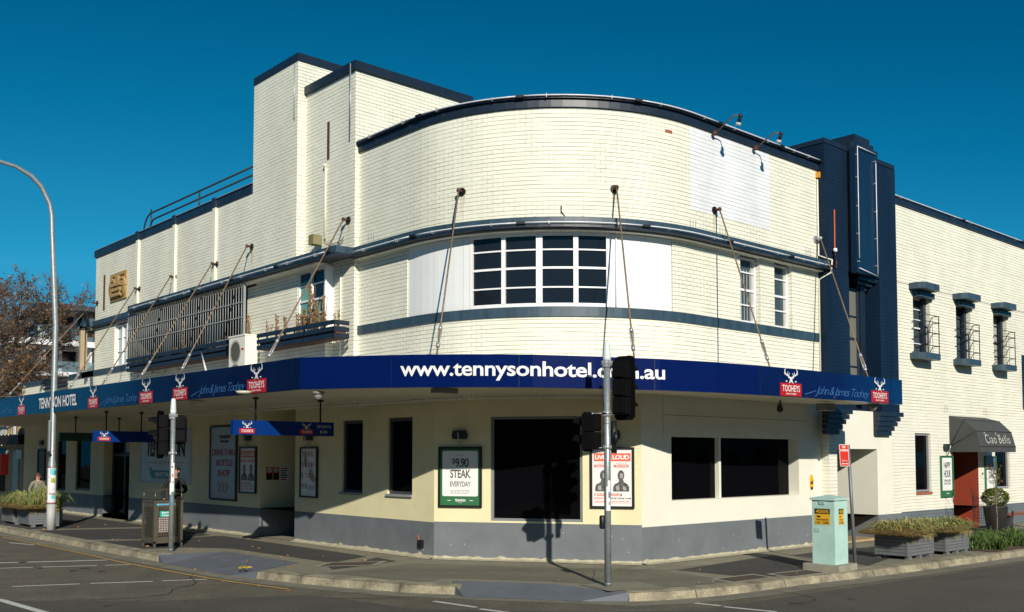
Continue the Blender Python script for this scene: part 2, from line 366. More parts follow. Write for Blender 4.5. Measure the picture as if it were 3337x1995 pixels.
# kerb: concrete top, rounded face, gutter strip
def kerbrun(idx,end):
    run=Face([(KERB[i][0],KERB[i][1]) for i in idx])
    k=MB().m(CONC); c=run.cuts(0,run.L[-1]); cc=[]
    for a_,e_ in zip(c,c[1:]):
        n_=max(1,int((e_-a_)/.6)); cc+=[a_+(e_-a_)*i/n_ for i in range(n_)]
    cc.append(c[-1]); prof=[(.30,.006),(.03,.006),(0,-.015),(-.045,-.139)]
    rnd=random.Random(3)
    for a_,e_ in zip(cc,cc[1:]):
        for (d0,z0),(d1,z1) in zip(prof,prof[1:]):
            k.face([run.pt(a_,z1,d1),run.pt(e_,z1,d1),run.pt(e_,z0,d0),run.pt(a_,z0,d0)])
    for q in (0,run.L[-1]): 
        P=[run.pt(q,z,d) for d,z in prof]+[run.pt(q,-.139,.3)]; k.face(P if q==0 else P[::-1])
    s=1.2
    k.m(BLKM)
    while s<run.L[-1]-.5: # open joints between kerb blocks
        k.face([run.pt(s,-.139,-.049),run.pt(s+.012,-.139,-.049),run.pt(s+.012,-.012,-.004),run.pt(s,-.012,-.004)]); k.face([run.pt(s,.009,0),run.pt(s+.012,.009,0),run.pt(s+.012,.009,.29),run.pt(s,.009,.29)]); s+=1.9+rnd.random()*1.3
    return k
for idx,lb in (((0,1,2,3),'worn concrete kerb along the left street'),((4,5,6,7,8),'worn concrete kerb round the corner'),(tuple(range(9,len(KERB))),'worn concrete kerb along the right street')):
    obj('kerb',kerbrun(idx,0),kind='structure',label=lb)
gut=Face(KERB); b=MB().m(GUT); c=gut.cuts(0,gut.L[-1])
for a_,e_ in zip(c,c[1:]): b.face([gut.pt(a_,-.136,-.48),gut.pt(e_,-.136,-.48),gut.pt(e_,-.134,.02),gut.pt(a_,-.134,.02)])
obj('gutter',b,kind='structure')
for q in (((8.8,21.3),(10.25,21.07),(10.27,17.84),(8.95,17.05),(8.66,20.7),(8.78,17.8)),((10.35,12.9),(10.75,13.5),(11.7,12.1),(11.9,10.47),(10.26,12.55),(11.35,10.95))):
    a,b1,c1,d1,e1,f1=q; b=MB().m(RAMP)
    b.face([(*e1,-.132),(*f1,-.132),(*c1,.003),(*b1,.003)]); b.face([(*a,.003),(*e1,-.132),(*b1,.003)]); b.face([(*f1,-.132),(*d1,.003),(*c1,.003)]); b.face([(*f1,-.139),(*d1,-.139),(*d1,.003),(*f1,-.132)]); b.face([(*a,-.139),(*e1,-.139),(*e1,-.132),(*a,.003)])
    dx,dy=(f1[0]-e1[0]),(f1[1]-e1[1]); L_=math.hypot(dx,dy); nx,ny=-dy/L_*.0,dx/L_*.0
    obj('pram_ramp',b,kind='structure')
G=lambda L,z=0:[tuple(atz(u,v,z)[:2]) for u,v in L]
flat('asphalt_path',[[(8.95,31.3),(12.2,29.8),(12.45,45),(9.2,45)],[(9.02,30.6),(12.15,29.2),(12.1,25.75),(10.95,25.2),(9.05,26.3)],
   [(9.08,25.7),(10.2,25.1),(12.15,25.3),(12.1,22.2),(12.0,18.0),(10.75,17.35),(10.65,21.6),(10.0,22.6),(9.1,22.9)],[(10.9,17.0),(12.0,17.6),(11.9,16.75),(10.1,16.3),(10.35,16.9)],
   [(14.9,11.9),(18.6,12.25),(18.0,10.7),(16.3,10.15),(15.0,10.1)],[(19.0,12.0),(21.2,12.1),(20.5,10.4),(18.3,9.85)]],.004,ASPD,kind='structure')
# paver herringbone area on the corner
b=MB().m(PAVB); b.face([(x,y,.004) for x,y in [(9.75,15.9),(11.9,16.1),(14.6,12.2),(14.4,10.15),(12.6,10.45),(11.95,12.3),(10.9,13.9),(10.3,13.6)]]); obj('corner_paving',b,kind='structure')
b=MB().m(PAVE)
for i in range(9):
    x=10.2+i*.5; b.face([(x,16.2-i*.42,.007),(x+.02,16.2-i*.42,.007),(x+1.6,14.2-i*.42,.007),(x+1.58,14.2-i*.42,.007)])
    b.face([(x+.2,14.8-i*.36,.007),(x+1.9,15.3-i*.40,.007),(x+1.9,15.32-i*.40,.007),(x+.2,14.82-i*.36,.007)])
obj('paving_joints',b,kind='structure')
def mk(name,P,z=-.1365,mt=LINE,**k): return flat(name,P,z,mt,kind='structure',**k)
def ln(p,q,wd):
    p=Vector(p);q=Vector(q); n=(q-p).normalized(); n=Vector((-n.y,n.x))*wd/2; return [tuple(p-n),tuple(q-n),tuple(q+n),tuple(p+n)]
lines=[ln((2.5,25.05),(8.05,22.3),.13)]+[ln(a,b_,.09) for a,b_ in (((3.3,23.25),(4.6,22.7)),((5.0,22.55),(6.4,21.87)),((6.56,21.8),(7.5,21.33)),((7.64,21.26),(8.18,20.99)),((3.1,19.8),(4.75,19.1)),((5.2,18.9),(6.2,18.48)),((6.37,18.42),(7.32,17.95)),((7.47,17.92),(8.2,17.6)),((9.63,12.54),(9.72,11.6)),((9.66,11.45),(9.75,10.9)),((12.52,9.75),(12.6,9.22)),((12.56,9.13),(12.72,8.31)),((7.73,28.5),(8.02,27.34)))]+[ln((4.58,17.25),(4.7,15.4),.13),ln((4.4,18.3),(4.58,17.25),.13)]
mk('lane_marking',lines)
yl=Face([(8.1,30.5),(8.14,23.5),(8.1,21.2),(8.22,18.5),(8.36,16.8),(8.62,15.3)]); b=MB().m(LINY); yl.L
c=yl.cuts(0,yl.L[-1])
for a_,e_ in zip(c,c[1:]): b.face([yl.pt(a_,-.1305,-.04),yl.pt(e_,-.1305,-.04),yl.pt(e_,-.1305,.04),yl.pt(a_,-.1305,.04)])
obj('yellow_edge_line',b,kind='structure')
flat('asphalt_patch',[[(1.5,19.0),(4.55,17.2),(6.26,15.57),(8.49,14.49),(8.75,13.6),(8.9,12.2),(10.6,10.2),(12,9.2),(16,8.95),(30,8),(30,-10),(-10,-10),(-10,15)]],-.138,ASPN,kind='structure')

LID=mat('cast_lid',(.075,.055,.038),.8,var=.3,scale=12,bump=.4); FRM=mat('lid_frame',(.33,.31,.25),.8,var=.15)
for n_,(c_,e1_,e2_,lb) in enumerate((((10.9,16.9),(.85,-.5),(.5,.35),'brown cast service lid in the footpath left of the corner'),((14.75,10.3),(1.0,-.05),(.1,.42),'brown cast service lid in the footpath right of the signal post'),((16.1,10.05),(1.0,-.08),(.1,.42),'brown cast service lid in the footpath in front of the mint cabinet'))):
    t=thing('service_lid',(c_[0],c_[1],0),lb,'lid','service lids in the footpath')
    P=lambda a,e:(c_[0]+e1_[0]*a+e2_[0]*e,c_[1]+e1_[1]*a+e2_[1]*e)
    b=MB().m(FRM); b.face([(*P(-.6,-.7),.0095),(*P(.6,-.7),.0095),(*P(.6,.7),.0095),(*P(-.6,.7),.0095)]); obj('frame',b,t)
    b=MB().m(LID); b.face([(*P(-.5,-.5),.0125),(*P(.5,-.5),.0125),(*P(.5,.5),.0125),(*P(-.5,.5),.0125)]); obj('lid',b,t)
b=MB().m(PAVE); b.face([(11.75,10.75,.0095),(12.75,10.35,.0095),(13.0,11.25,.0095),(12.0,11.65,.0095)]); obj('post_footing',b,kind='structure')
b=MB().m(mat('crack_seal',(.025,.024,.022),.7,var=.2)); rnd=random.Random(77)
def crack(x,y,a,n,st,w,z):
    for _ in range(n):
        a+=rnd.gauss(0,.28); x2,y2=x+math.cos(a)*st,y+math.sin(a)*st; nx,ny=-math.sin(a)*w,math.cos(a)*w*rnd.uniform(.4,1.2)
        b.face([(x-nx,y-ny,z),(x2-nx,y2-ny,z),(x2+nx,y2+ny,z),(x+nx,y+ny,z)]); x,y=x2,y2
crack(5.2,16.6,-.55,16,.3,.012,-.1345); crack(8.6,13.9,-1.2,14,.3,.012,-.1345); crack(13.5,8.6,-.05,40,.3,.009,-.1345); crack(6.5,25,-1.3,20,.3,.008,-.1385); crack(18.5,8.2,.1,22,.25,.008,-.1345)
for x,y,a in ((9.0,28,.1),(9.1,24.6,.2),(9.2,19.5,.1),(12.3,11.6,.9),(16.5,10,1.4),(18,9.8,1.5),(20.9,9.6,1.5),(11.2,17.4,.2)): crack(x,y,a,9,.28,.006,.0135)
obj('surface_cracks',b,kind='structure')
b=MB().m(mat('oil_stain',(.045,.041,.034),.7,var=.3,scale=5)); 
for _ in range(26):
    x,y=rnd.choice(((rnd.uniform(3,8),rnd.uniform(15,30)),(rnd.uniform(12,24),rnd.uniform(5,8.8)))); r0=rnd.uniform(.03,.13); b.face([(x+r0*rnd.uniform(.6,1.2)*math.cos(k*.7),y+r0*rnd.uniform(.6,1.2)*math.sin(k*.7),-.1335) for k in range(9)])
obj('oil_stains',b,kind='structure')
# ------------------------------------------------------------------ hotel building
SL=19.72
hotel=thing('hotel_building',(14,16,0),'cream painted brick corner hotel with navy trim, stepped towers and rounded upper corner','building')
FW=Face([(12.26,60),(12.26,5)]); F1=Face([(12.22,60),(12.22,5)]); F2=Face([(12.47,60),(12.47,5)])
a3,b3,rr=12.6,12.94,4.2
arc=[(a3+rr-rr*math.cos(t),b3+rr-rr*math.sin(t)) for t in [math.pi/2*i/28 for i in range(29)]]
FU=Face([(a3,26)]+arc+[(24,b3)])
CHL=(12.7345,16.5875); CHR=(15.1239,12.9385)
FLL=Face([(12.7345,60),CHL]); FCH=Face([CHL,CHR]); FLR=Face([CHR,(26,12.9385)])
FP=Face([(21.84,12.73),(25.45,12.73)]); FR=Face([(25.45,12.94),(60,12.94)])
sU0=FU.s(1171,640)-.02; sUe=FU.L[-1]-(24-21.84)
zc1,zc0=6.93,6.72; zs1,zs0=5.16,4.96; zp0,zp1=9.24,9.47
# upper rounded corner wall
hA=FU.s(1327,900);hB=FU.s(2192,900)
w1=(FU.s(2413,950),FU.s(2477,950)); w2=(FU.s(2524,950),FU.s(2581,950))
b=MB().m(CREAM)
FU.wall(b,sU0,sUe,3.3,9.3,[(hA,hB,zs1,zc0,.14),(w1[0],w1[1],zs1,zc0,.22),(w2[0],w2[1],zs1,zc0,.22)])
obj('rounded_wall',b,hotel)
# painted-over patch
b=MB().m(PATCH); FU.rect(b,FU.s(2247,500),FU.s(2508,600),7.42,9.24,-.003); obj('painted_over_patch',b,hotel,label='chalky white rectangle painted over the brick below the two spotlights')
# parapet capping, cornice and sill band sweep round the corner
b=MB().m(NAVY); FU.box(b,sU0,sUe+.1,zp0,zp1-.06,-.05,.25); FU.box(b,sU0,sUe+.1,zp1-.062,zp1,-.11,.3)
pp=obj('parapet_capping',b,hotel)
b=MB().m(TUBE); 
def tubes(b,f,s0,s1,z,d,seg=2.4):
    s=s0
    while s<s1-.3:
        e=min(s+seg,s1); b.m(TUBE); f.tube(b,s+.04,e-.10,z,d,.014,6,.3); b.m(BLK); f.box(b,e-.10,e+.06,z-.03,z+.02,d-.02,d+.05)
        for q in (s+.5,e-.6): b.m(ZINC); f.box(b,q,q+.015,z-.04,z+.03,d-.01,d+.06)
        s=e
tubes(b,FU,sU0+.1,sUe,zp1-.02,-.15); obj('neon_tubing',b,pp)
b=MB().m(SILLP); FU.box(b,sU0,sUe+.12,zc0+.05,zc1,-.28,.1); b.m(NAVY); FU.box(b,sU0,sUe+.12,zc0,zc0+.048,-.31,.1)
b.m(CREAM); FU.box(b,sU0+.05,sUe,zc0-.03,zc0-.001,-.14,.05)
co=obj('cornice',b,hotel)
b=MB(); tubes(b,FU,sU0+.15,sUe+.05,zc0+.085,-.34); 
b.m(RUST)
s=sU0+.4
while s<sUe: FU.box(b,s,s+.03,zc1,zc1+.06,-.06,-.03); s+=.95
obj('neon_tubing',b,co)
b=MB().m(SILLP); FU.box(b,sU0,sUe,zs0,zs1,-.035,.16); obj('sill_band',b,hotel)
# soldier-course triple joints
b=MB().m(mat('mortar_line',(.16,.12,.06),.9,var=0))
for u,v in ((1201,750),(1210,747),(1218,744),(2249,730),(2258,733),(2267,737),(2346,748),(2355,750),(2363,752),(2626,830),(2633,832),(2640,834)):
    s=FU.s(u,v); FU.rect(b,s-.006,s+.006,zc1+.02,zc1+.27,-.004)
obj('decorative_joints',b,hotel)
b=MB().m(BRK)
for s0,z0 in ((FU.s(2167,425),8.93),): FU.rect(b,s0,s0+.2,z0,z0+.07,-.003)
obj('air_brick',b,hotel)
def window(face,s0,s1,z0,z1,d,cols,rows,parent,fr=WHT,gl=GLD,fw=.05,bar=.025,mull=None,thick=None,label=None,inner=None):
    """framed window: cols = list of relative mullion positions, rows = relative transom positions"""
    b=MB().m(fr); t=.05
    face.box(b,s0,s0+fw,z0,z1,d-t,d+.02); face.box(b,s1-fw,s1,z0,z1,d-t,d+.02); face.box(b,s0+fw,s1-fw,z1-fw,z1,d-t,d+.02); face.box(b,s0+fw,s1-fw,z0,z0+fw,d-t,d+.02)
    for c_ in cols:
        x=s0+(s1-s0)*c_[0]; face.box(b,x-c_[1]/2,x+c_[1]/2,z0+fw,z1-fw,d-t-.01,d+.02)
    ed=[s0+fw]+sum([[s0+(s1-s0)*c_[0]-c_[1]/2,s0+(s1-s0)*c_[0]+c_[1]/2] for c_ in cols],[])+[s1-fw]
    for r_ in rows:
        z=z0+(z1-z0)*r_[0]
        for i in range(0,len(ed),2): face.box(b,ed[i],ed[i+1],z-r_[1]/2,z+r_[1]/2,d-t+.012,d+.018)
    o=obj('window',b,parent,label=label)
    g=MB().m(gl); face.rect(g,s0+fw*.5,s1-fw*.5,z0+fw*.5,z1-fw*.5,d); obj('pane',g,o)
    return o
cwA,cwB=FU.s(1529,880),FU.s(1988,880); ww=cwB-cwA
cm=[((FU.s(u,880)-cwA)/ww,w_) for u,w_ in ((1639.5,.085),(1757,.13),(1877,.10))]
o=window(FU,cwA,cwB,zs1+.01,zc0-.03,.07,cm,[(.26,.03),(.52,.045),(.765,.03)],hotel,fw=.07)
b=MB().m(WHP)
FU.box(b,hA+.01,cwA-.01,zs1-.05,zc0-.04,.03,.10); o=obj('infill_panel',b,hotel,label='white infill boards left of the curved window'); b=MB().m(WHP)
FU.box(b,cwB+.01,hB-.01,zs1-.05,zc0-.04,.03,.10); o=obj('infill_panel',b,hotel,label='white infill boards right of the curved window')
b=MB().m(mat('panel_joint',(.62,.63,.61),.7,var=0))
for u in (1411,1508,2107): b=MB().m(MATS['panel_joint']); s=FU.s(u,900); FU.rect(b,s-.008,s+.008,zs1-.03,zc0-.05,.027); obj('panel_joint',b,o)
b=MB()
s=FU.s(2008,900); b.m(WHT); FU.tube(b,s,s+.02,5.9,-.01,.01); 
b.tube([FU.pt(s,zs1-.2,.0),FU.pt(s,6.7,.0)],.014,6)
obj('white_cable',b,o)
for (p,q),bars in ((w1,1),(w2,0)):
    o=window(FU,p+.02,q-.01,zs1+.02,zc0-.04,.16,[],[(.27,.03),(.50,.05),(.77,.03)],hotel,gl=glass('hazy_glass',(.05,.075,.085),.04,.5))
    b=MB().m(mat('net_curtain',(.42,.44,.40),.9,var=.2,streak=.1,scale=8))
    FU.rect(b,p+.05,p+.05+(q-p)*.18,zs1+.05,zc0-.1,.155); FU.rect(b,q-.2*(q-p),q-.05,zs1+.05,zc0-.1,.155)
    obj('curtain',b,o)
    if bars:
        b=MB().m(WHT)
        for i in range(5): x=p+.12+(q-p-.2)*i/5; FU.rect(b,x,x+.012,zs1+.05,zs1+(zc0-zs1)*.8,.152)
        obj('blind_cord',b,o)
# stains and chips, small wall fittings
b=MB().m(BLK); q=FU.pt(FU.s(1829,672),FU.z(1829,672),-.03); b.tube([q,q+Vector((.0,0,-.12)),q+Vector((.08,-.03,-.22)),q+Vector((.22,-.05,-.24))],.012,5); obj('loose_cable',b,hotel)
# ---- towers
zT1=F1.z(976,169.5); zT2=F2.z(1158,201); sT1a=F1.s(823,700); sT1b=F1.s(966.5,640); sT2b=F2.s(1156,640)
yT1a,yT1b,yT2b=60-sT1a,60-sT1b,60-sT2b
def side(b,x0,x1,y,z0,z1,flip=False): # wall facing -y at given y
    f=Face([(x0,y),(x1,y)]); f.rect(b,0,x1-x0,z0,z1)
b=MB().m(CREAM); F1.rect(b,sT1a,sT1b,zc1-.05,zT1-.2); side(b,12.22,17.5,yT1b,zc1-.05,zT1-.2)
b.m(NAVY); b.box((12.2,yT1b-.03,zT1-.2),(17.5,yT1a+.0,zT1)); b.m(CREAM); b.box((12.23,yT1a-.01,9),(17.4,yT1a,zT1-.2))
b.m(ZINC); 
q=Vector((12.19,yT1b+.12,zT1-.25)); b.tube([q,q+Vector((0,0,-1.4))],.013,6)
obj('tall_tower',b,hotel)
b=MB().m(CREAM); F2.rect(b,sT1b-.3,sT2b,3.3,zT2-.2); side(b,12.47,15.95,yT2b,3.3,zT2-.2)
b.m(NAVY); b.box((12.40,yT2b-.08,zT2-.2),(15.98,yT1b+.1,zT2)); b.m(CREAM); b.box((15.9,yT2b,8),(15.95,yT1b,zT2-.2))
b.m(ZINC); q=Vector((12.36,yT2b+.06,zT2-.06)); b.tube([q,q+Vector((0,0,-1.7))],.014,6)
obj('short_tower',b,hotel)
b=MB().m(RUST); s=F2.s(1070,460); F2.box(b,s-.04,s+.06,F2.z(1070,520),F2.z(1070,398),-.012,.01); obj('rusty_strip',b,hotel,label='rusty vertical strip high on the shorter tower')
b=MB().m(mat('cream_pipe',(.78,.75,.62),.5,var=.05)); s=F2.s(1063,700)
b.tube([F2.pt(s,F2.z(1063,780),-.03),F2.pt(s,F2.z(1066,545),-.03)],.025,6); b.ball(F2.pt(s,F2.z(1066,540),-.05),.05)
s2=F2.s(1114,900); b.tube([F2.pt(s2,3.6,-.03),F2.pt(s2,F2.z(1115,800),-.03)],.022,6)
obj('wall_conduit',b,hotel)
b=MB().m(mat('khaki_box',(.22,.19,.09),.6)); s=F2.s(1056,800); z=F2.z(1056,806); F2.box(b,s-.12,s+.10,z+.02,z+.26,-.36,-.12); obj('junction_box',b,hotel)
b=MB().m(BLK); s=F2.s(1100,790); z=F2.z(1100,790)
for k in range(4): b.tube([F2.pt(s-.3+.1*k,z,-.2),F2.pt(s-.1+.12*k,z-.1-.05*k,-.15),F2.pt(s+.2+.05*k,z+.02*k,-.05)],.007,4)
obj('loose_cables',b,hotel)
# ---- left wing, upper floor
sE=FW.s(311,1000); sB=F1.s(1056,950)
zWp=FW.z(816,631.4); ze0=zs0; 
wA=(FW.s(373,1100),FW.s(412,1100)); wB=(FW.s(969,950),FW.s(1055,950)); ver=(FW.s(414,1100),FW.s(806,1000))
b=MB().m(CREAM)
FW.wall(b,sE,sT1a+.2,zc1-.3,zWp+.02); 
FW.wall(b,sE,sB,3.3,zc0+.04,[(wA[0],wA[1],zs1,zc1-.3,.2),(ver[0],ver[1],zs1-.05,zc1-.3,.02),(wB[0],sB-.0,zs1,zc1-.3,.14)],revmat=CREAM)
side(b,12.26,12.47,60-sB,3.3,zs1)
obj('left_wing_wall',b,hotel)
b=MB().m(CREAM); b.box((12.3,60-sE-.0,3.3),(30,60-sE+.02,zWp)); obj('end_wall',b,hotel)
b=MB().m(NAVY); FW.box(b,sE-.05,FW.s(452,770),zWp,zWp+.22,-.06,.3); FW.box(b,FW.s(452,770),sT1a,zWp,zWp+.24,-.04,.3); b.m(ZINC); FW.box(b,sE,sT1a,zWp+.222,zWp+.24,-.08,-.05)
pc=obj('parapet_capping',b,hotel)
b=MB().m(mat('cream_smooth',(.80,.78,.62),.5,var=.04))
for u in (451,570.5,701):
    b=MB().m(MATS['cream_smooth']); s=FW.s(u,900); FW.box(b,s-.09,s+.09,zc1,zWp,-.07,0); b.m(NAVY); FW.box(b,s-.11,s+.11,zWp,zWp+.27,-.09,.05); obj('pilaster',b,hotel)
# curved roof railing
b=MB().m(mat('flaking_black_paint',(.03,.035,.04),.5,var=.6,scale=14))
for v0,vl,uc in ((545.5,694.6,452),(573,716,463),(601,736,474)):
    p=atx(818.8,v0,12.5); zz=p.z; y0=atx(uc+40,vl,12.5).y; pts=[(12.5,p.y-.3,zz),(12.5,y0,zz)]
    r_=zz-(zWp+.2)
    for i in range(1,7): t=math.pi/2*i/6; pts.append((12.5,y0+r_*.9*math.sin(t),zz-r_*(1-math.cos(t))))
    b.tube(pts,.028,6)
for u,v in ((649.4,640),(492.7,700)): y=atx(u,v,12.5).y; b.tube([(12.5,y,zWp+.2),(12.5,y,atx(u,v-18,12.5).z+.0)],.025,6)
obj('roof_railing',b,hotel,label='curved black three-bar railing on the left wing roof')
# cornice, sill bands, flower boxes
def cornL(b,s0,s1,d0,z0=zc0,z1=zc1):
    b.m(SILLP); FW.box(b,s0,s1,z0+.05,z1,d0,.1); b.m(NAVY); FW.box(b,s0,s1,z0,z0+.048,d0-.03,.1)
FX=Face([(11.86,60),(11.86,5)]); b=MB(); cornL(b,sE-.03,FX.s(416,1010),-.10,zc0-.07,zc1-.05); cornL(b,FX.s(416,1010),FX.s(1094,812),-.40); b.m(CREAM); FW.box(b,FX.s(420,1010),sB+.02,zc0-.04,zc0-.002,-.28,.1)
c2=obj('cornice',b,hotel)
b=MB(); tubes(b,FW,FX.s(420,1010),FX.s(1090,812),zc0+.1,-.45); obj('neon_tubing',b,c2)
b=MB().m(SILLP); FW.box(b,sE-1.2,ver[0],zs0,zs1,-.03,.1); obj('sill_band',b,hotel)
b=MB().m(CREAM); side(b,12.26,12.47,60-sB,zs1,zs1+.01)
b.m(WHT); b.box((12.24,60-sB-.02,zs1),(12.5,60-sB+.02,zc0-.05)); obj('corner_post',b,hotel)
window(FW,wA[0]+.02,wA[1]-.02,zs1+.02,zc0-.15,.12,[(.5,.06)],[(.35,.03),(.68,.03)],hotel,gl=glass('pale_curtained_glass',(.42,.50,.52),.05,.4))
o=window(FW,wB[0]+.02,sB-.04,zs1+.02,zc0-.06,.06,[(.5,.055)],[(.27,.03),(.5,.05),(.76,.03)],hotel,gl=GLD)
b=MB().m(mat('sea_green_blind',(.13,.36,.31),.6,var=.05)); wm=(wB[0]+sB)/2
FW.rect(b,wB[0]+.08,wm-.04,zs1+.45,zs1+1.25,.055); FW.rect(b,wm+.05,wm+.35,zs1+.15,zs1+.75,.055); obj('blind',b,o)
for n_,(u0,u1) in enumerate(((414,742),(838,1089))):
    FX=Face([(11.86,60),(11.86,5)]); s0,s1=FX.s(u0,1150),FX.s(u1,1100)
    fl=thing('flower_box',FW.pt((s0+s1)/2,zs0,-.3),('long' if n_==0 else 'short')+(' navy slatted flower box under the barred verandah' if n_==0 else ' navy slatted flower box of dead stalks under the bay window'),'flower box','navy slatted flower boxes')
    b=MB().m(NAVY)
    for k in range(3): FW.box(b,s0,s1,zs0-.13+.15*k,zs0-.03+.15*k,-.42,-.39)
    for q in range(9): x=s0+(s1-s0)*q/8; FW.box(b,x-.02 if q else x,x+.02 if q<8 else x,zs0-.15,zs0+.28,-.385,-.37)
    for k in range(3): b.box((12.26-.42,60-s1-.0,zs0-.13+.15*k),(12.26,60-s1+.03,zs0-.03+.15*k))
    obj('slats',b,fl)
    b=MB().m(RUST); FW.box(b,s0+.02,s1-.02,zs0-.14,zs0-.10,-.36,-.02); FW.box(b,s0+.02,s1-.02,zs0-.1,zs0+.14,-.34,-.08); obj('soil_trough',b,fl)
    rnd=random.Random(4+n_); b=MB().m(mat('dead_stalks',(.24,.14,.06),.9,var=.4,scale=9))
    def spike(s,h):
        b.tube([FW.pt(s,zs0+.1,-.25),FW.pt(s+rnd.uniform(-.05,.05),zs0+.1+h,-.25+rnd.uniform(-.1,.1))],.006,3)
        for _ in range(int(h*26)):
            t=rnd.random(); x=s+rnd.uniform(-.03,.03); z=zs0+.1+h*(.3+.7*t); d=-.25+rnd.uniform(-.03,.03); FW.box(b,x-.012,x+.012,z,z+.03,d-.01,d+.01)
    if n_==1:
        for _ in range(34): spike(s0+(s1-s0)*rnd.choice([rnd.random(),rnd.uniform(.5,1)]),rnd.uniform(.1,.5))
        for u,h in ((838,.75),(930,.6),(955,.5),(1040,1.15),(1050,.9),(1065,.7),(1086,.8),(1020,.6),(1000,.5)):
            for k in range(3): spike(FW.s(u,1080)+rnd.uniform(-.05,.05),h)
    else:
        for _ in range(16): spike(s0+(s1-s0)*rnd.random(),rnd.uniform(.05,.3))
        for k in range(2): spike(FW.s(622,1150),1.0)
    obj('dead_plants',b,fl,kind='stuff')
    if n_==0:
        b=MB().m(mat('weed_green',(.10,.15,.02),.8,var=.3))
        for u,v in ((430,1213),(458,1210),(503,1215),(510,1218),(540,1214),(552,1208),(592,1192),(610,1185)):
            s,z=F1.at(u,v)
            for _ in range(26): 
                q=F1.pt(s+rnd.gauss(0,.12),z+rnd.gauss(0,.12),-.1+rnd.gauss(0,.04)); b.face([q,q+Vector((.01,rnd.uniform(-.07,.07),rnd.uniform(.02,.07))),q+Vector((0,rnd.uniform(-.05,.05),rnd.uniform(-.08,0)))])
        obj('weeds',b,fl)
b=MB().m(mat('verandah_painted_shade',(.05,.055,.05),.8)); FW.wall(b,ver[0]-.01,ver[1]+.01,zs1-.06,zc1-.29,[(ver[0],ver[1],zs1-.05,zc1-.3,1.6)],1.6,.021); obj('verandah_shade_lining',b,hotel)  # dark colour on the lining stands in for shade inside the verandah
# verandah: recessed back wall, green glazed doors, security bars
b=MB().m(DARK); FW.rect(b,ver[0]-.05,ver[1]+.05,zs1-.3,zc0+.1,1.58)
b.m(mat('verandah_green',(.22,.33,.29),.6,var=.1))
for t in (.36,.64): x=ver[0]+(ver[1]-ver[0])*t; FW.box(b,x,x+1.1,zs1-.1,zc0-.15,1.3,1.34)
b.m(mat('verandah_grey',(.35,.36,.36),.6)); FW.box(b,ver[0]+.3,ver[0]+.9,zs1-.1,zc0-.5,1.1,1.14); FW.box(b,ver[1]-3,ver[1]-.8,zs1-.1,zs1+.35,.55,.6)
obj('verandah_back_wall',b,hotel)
b=MB().m(mat('bar_grey',(.33,.35,.35),.5,var=.1,metal=.2)); n_=52; FB=Face([(11.96,60),(11.96,5)]); vb0,vb1=FB.s(417,1100),FB.s(796,1000)
for i in range(n_+1):
    x=vb0+(vb1-vb0)*i/n_; b.tube([FW.pt(x,zs1-.08,-.30),FW.pt(x,zc0,-.30)],.010,5)
for z in (zs1+.62,zs1+1.02): FW.box(b,vb0,vb1,z-.015,z+.015,-.325,-.313)
FW.box(b,vb1-.02,vb1+.02,zs1-.08,zc0,-.33,-.27)
obj('security_bars',b,hotel)
b=MB().m(BLKM); FW.rect(b,ver[1]-.14,ver[1]+.02,zs1-.1,zc0,-.02); obj('painted_gap_shadow',b,hotel)  # flat black strip painted in as the shadow of the gap beside the bars
# sandstone relief
relief=MB().m(SAND); s0,s1=FW.s(363,940),FW.s(415,930); z0,z1=FW.z(363,986),FW.z(363,899)
FW.box(relief,s0,s0+.16,z0,z1,-.05,.0); FW.box(relief,s1-.16,s1,z0,z1,-.05,0); FW.box(relief,s0+.16,s1-.16,z1-.1,z1,-.05,0); FW.box(relief,s0+.16,s1-.16,z0,z0+.07,-.05,0); FW.rect(relief,s0+.1,s1-.1,z0,z1,-.01)
sm=(s0+s1)/2; FW.box(relief,sm-.13,sm+.13,z0+.07,z1-.12,-.10,0)
for k in range(3): FW.box(relief,sm-.42,sm+.42,z0+.12+.17*k,z0+.22+.17*k,-.15,0)
for sg in (-1,1):
    for r_,d in ((.27,.0),(.15,.03)):
        FW.ribbon(relief,[(sm+sg*.42+r_*math.cos(t),z1-.52+r_*1.1*math.sin(t)) for t in [i*math.pi/8 for i in range(17)]],.08,-.10-d)
        relief.tube([FW.pt(sm+sg*.42+r_*math.cos(t),z1-.52+r_*1.1*math.sin(t),-.05) for t in [i*math.pi/8 for i in range(17)]],.05,6)
obj('carved_relief',relief,hotel,label='small ochre carved stone relief of two scrolls on the left wing')
b=MB().m(RUST); s=FW.s(341,960); FW.box(b,s-.05,s+.05,FW.z(341,1010),FW.z(341,898),-.03,.01); obj('rusty_strip',b,hotel,label='rusty vertical pipe beside the carved relief')
# roofs and hidden bodies so that nothing is hollow from the side or leaks light
b=MB().m(mat('roof_sheet',(.22,.22,.22),.7)); P=[FU.pt(s,8.75,.2) for s in FU.cuts(sU0,sUe)]
b.face(P+[Vector((21.84,30,8.75)),Vector((12.8,30,8.75))]); b.face([(12.5,24,8.6),(30,24,8.6),(30,60-sE,8.6),(12.5,60-sE,8.6)]); b.face([(21.84,13.1,8.75),(60,13.1,8.75),(60,30,8.75),(21.84,30,8.75)])
obj('roof',b,hotel)
b=MB().m(DARK); b.box((16.5,16.8,-.2),(40,40,8.7)); obj('light_leak_block',b,hotel)  # added dark box, never seen, keeps light from leaking through the walls

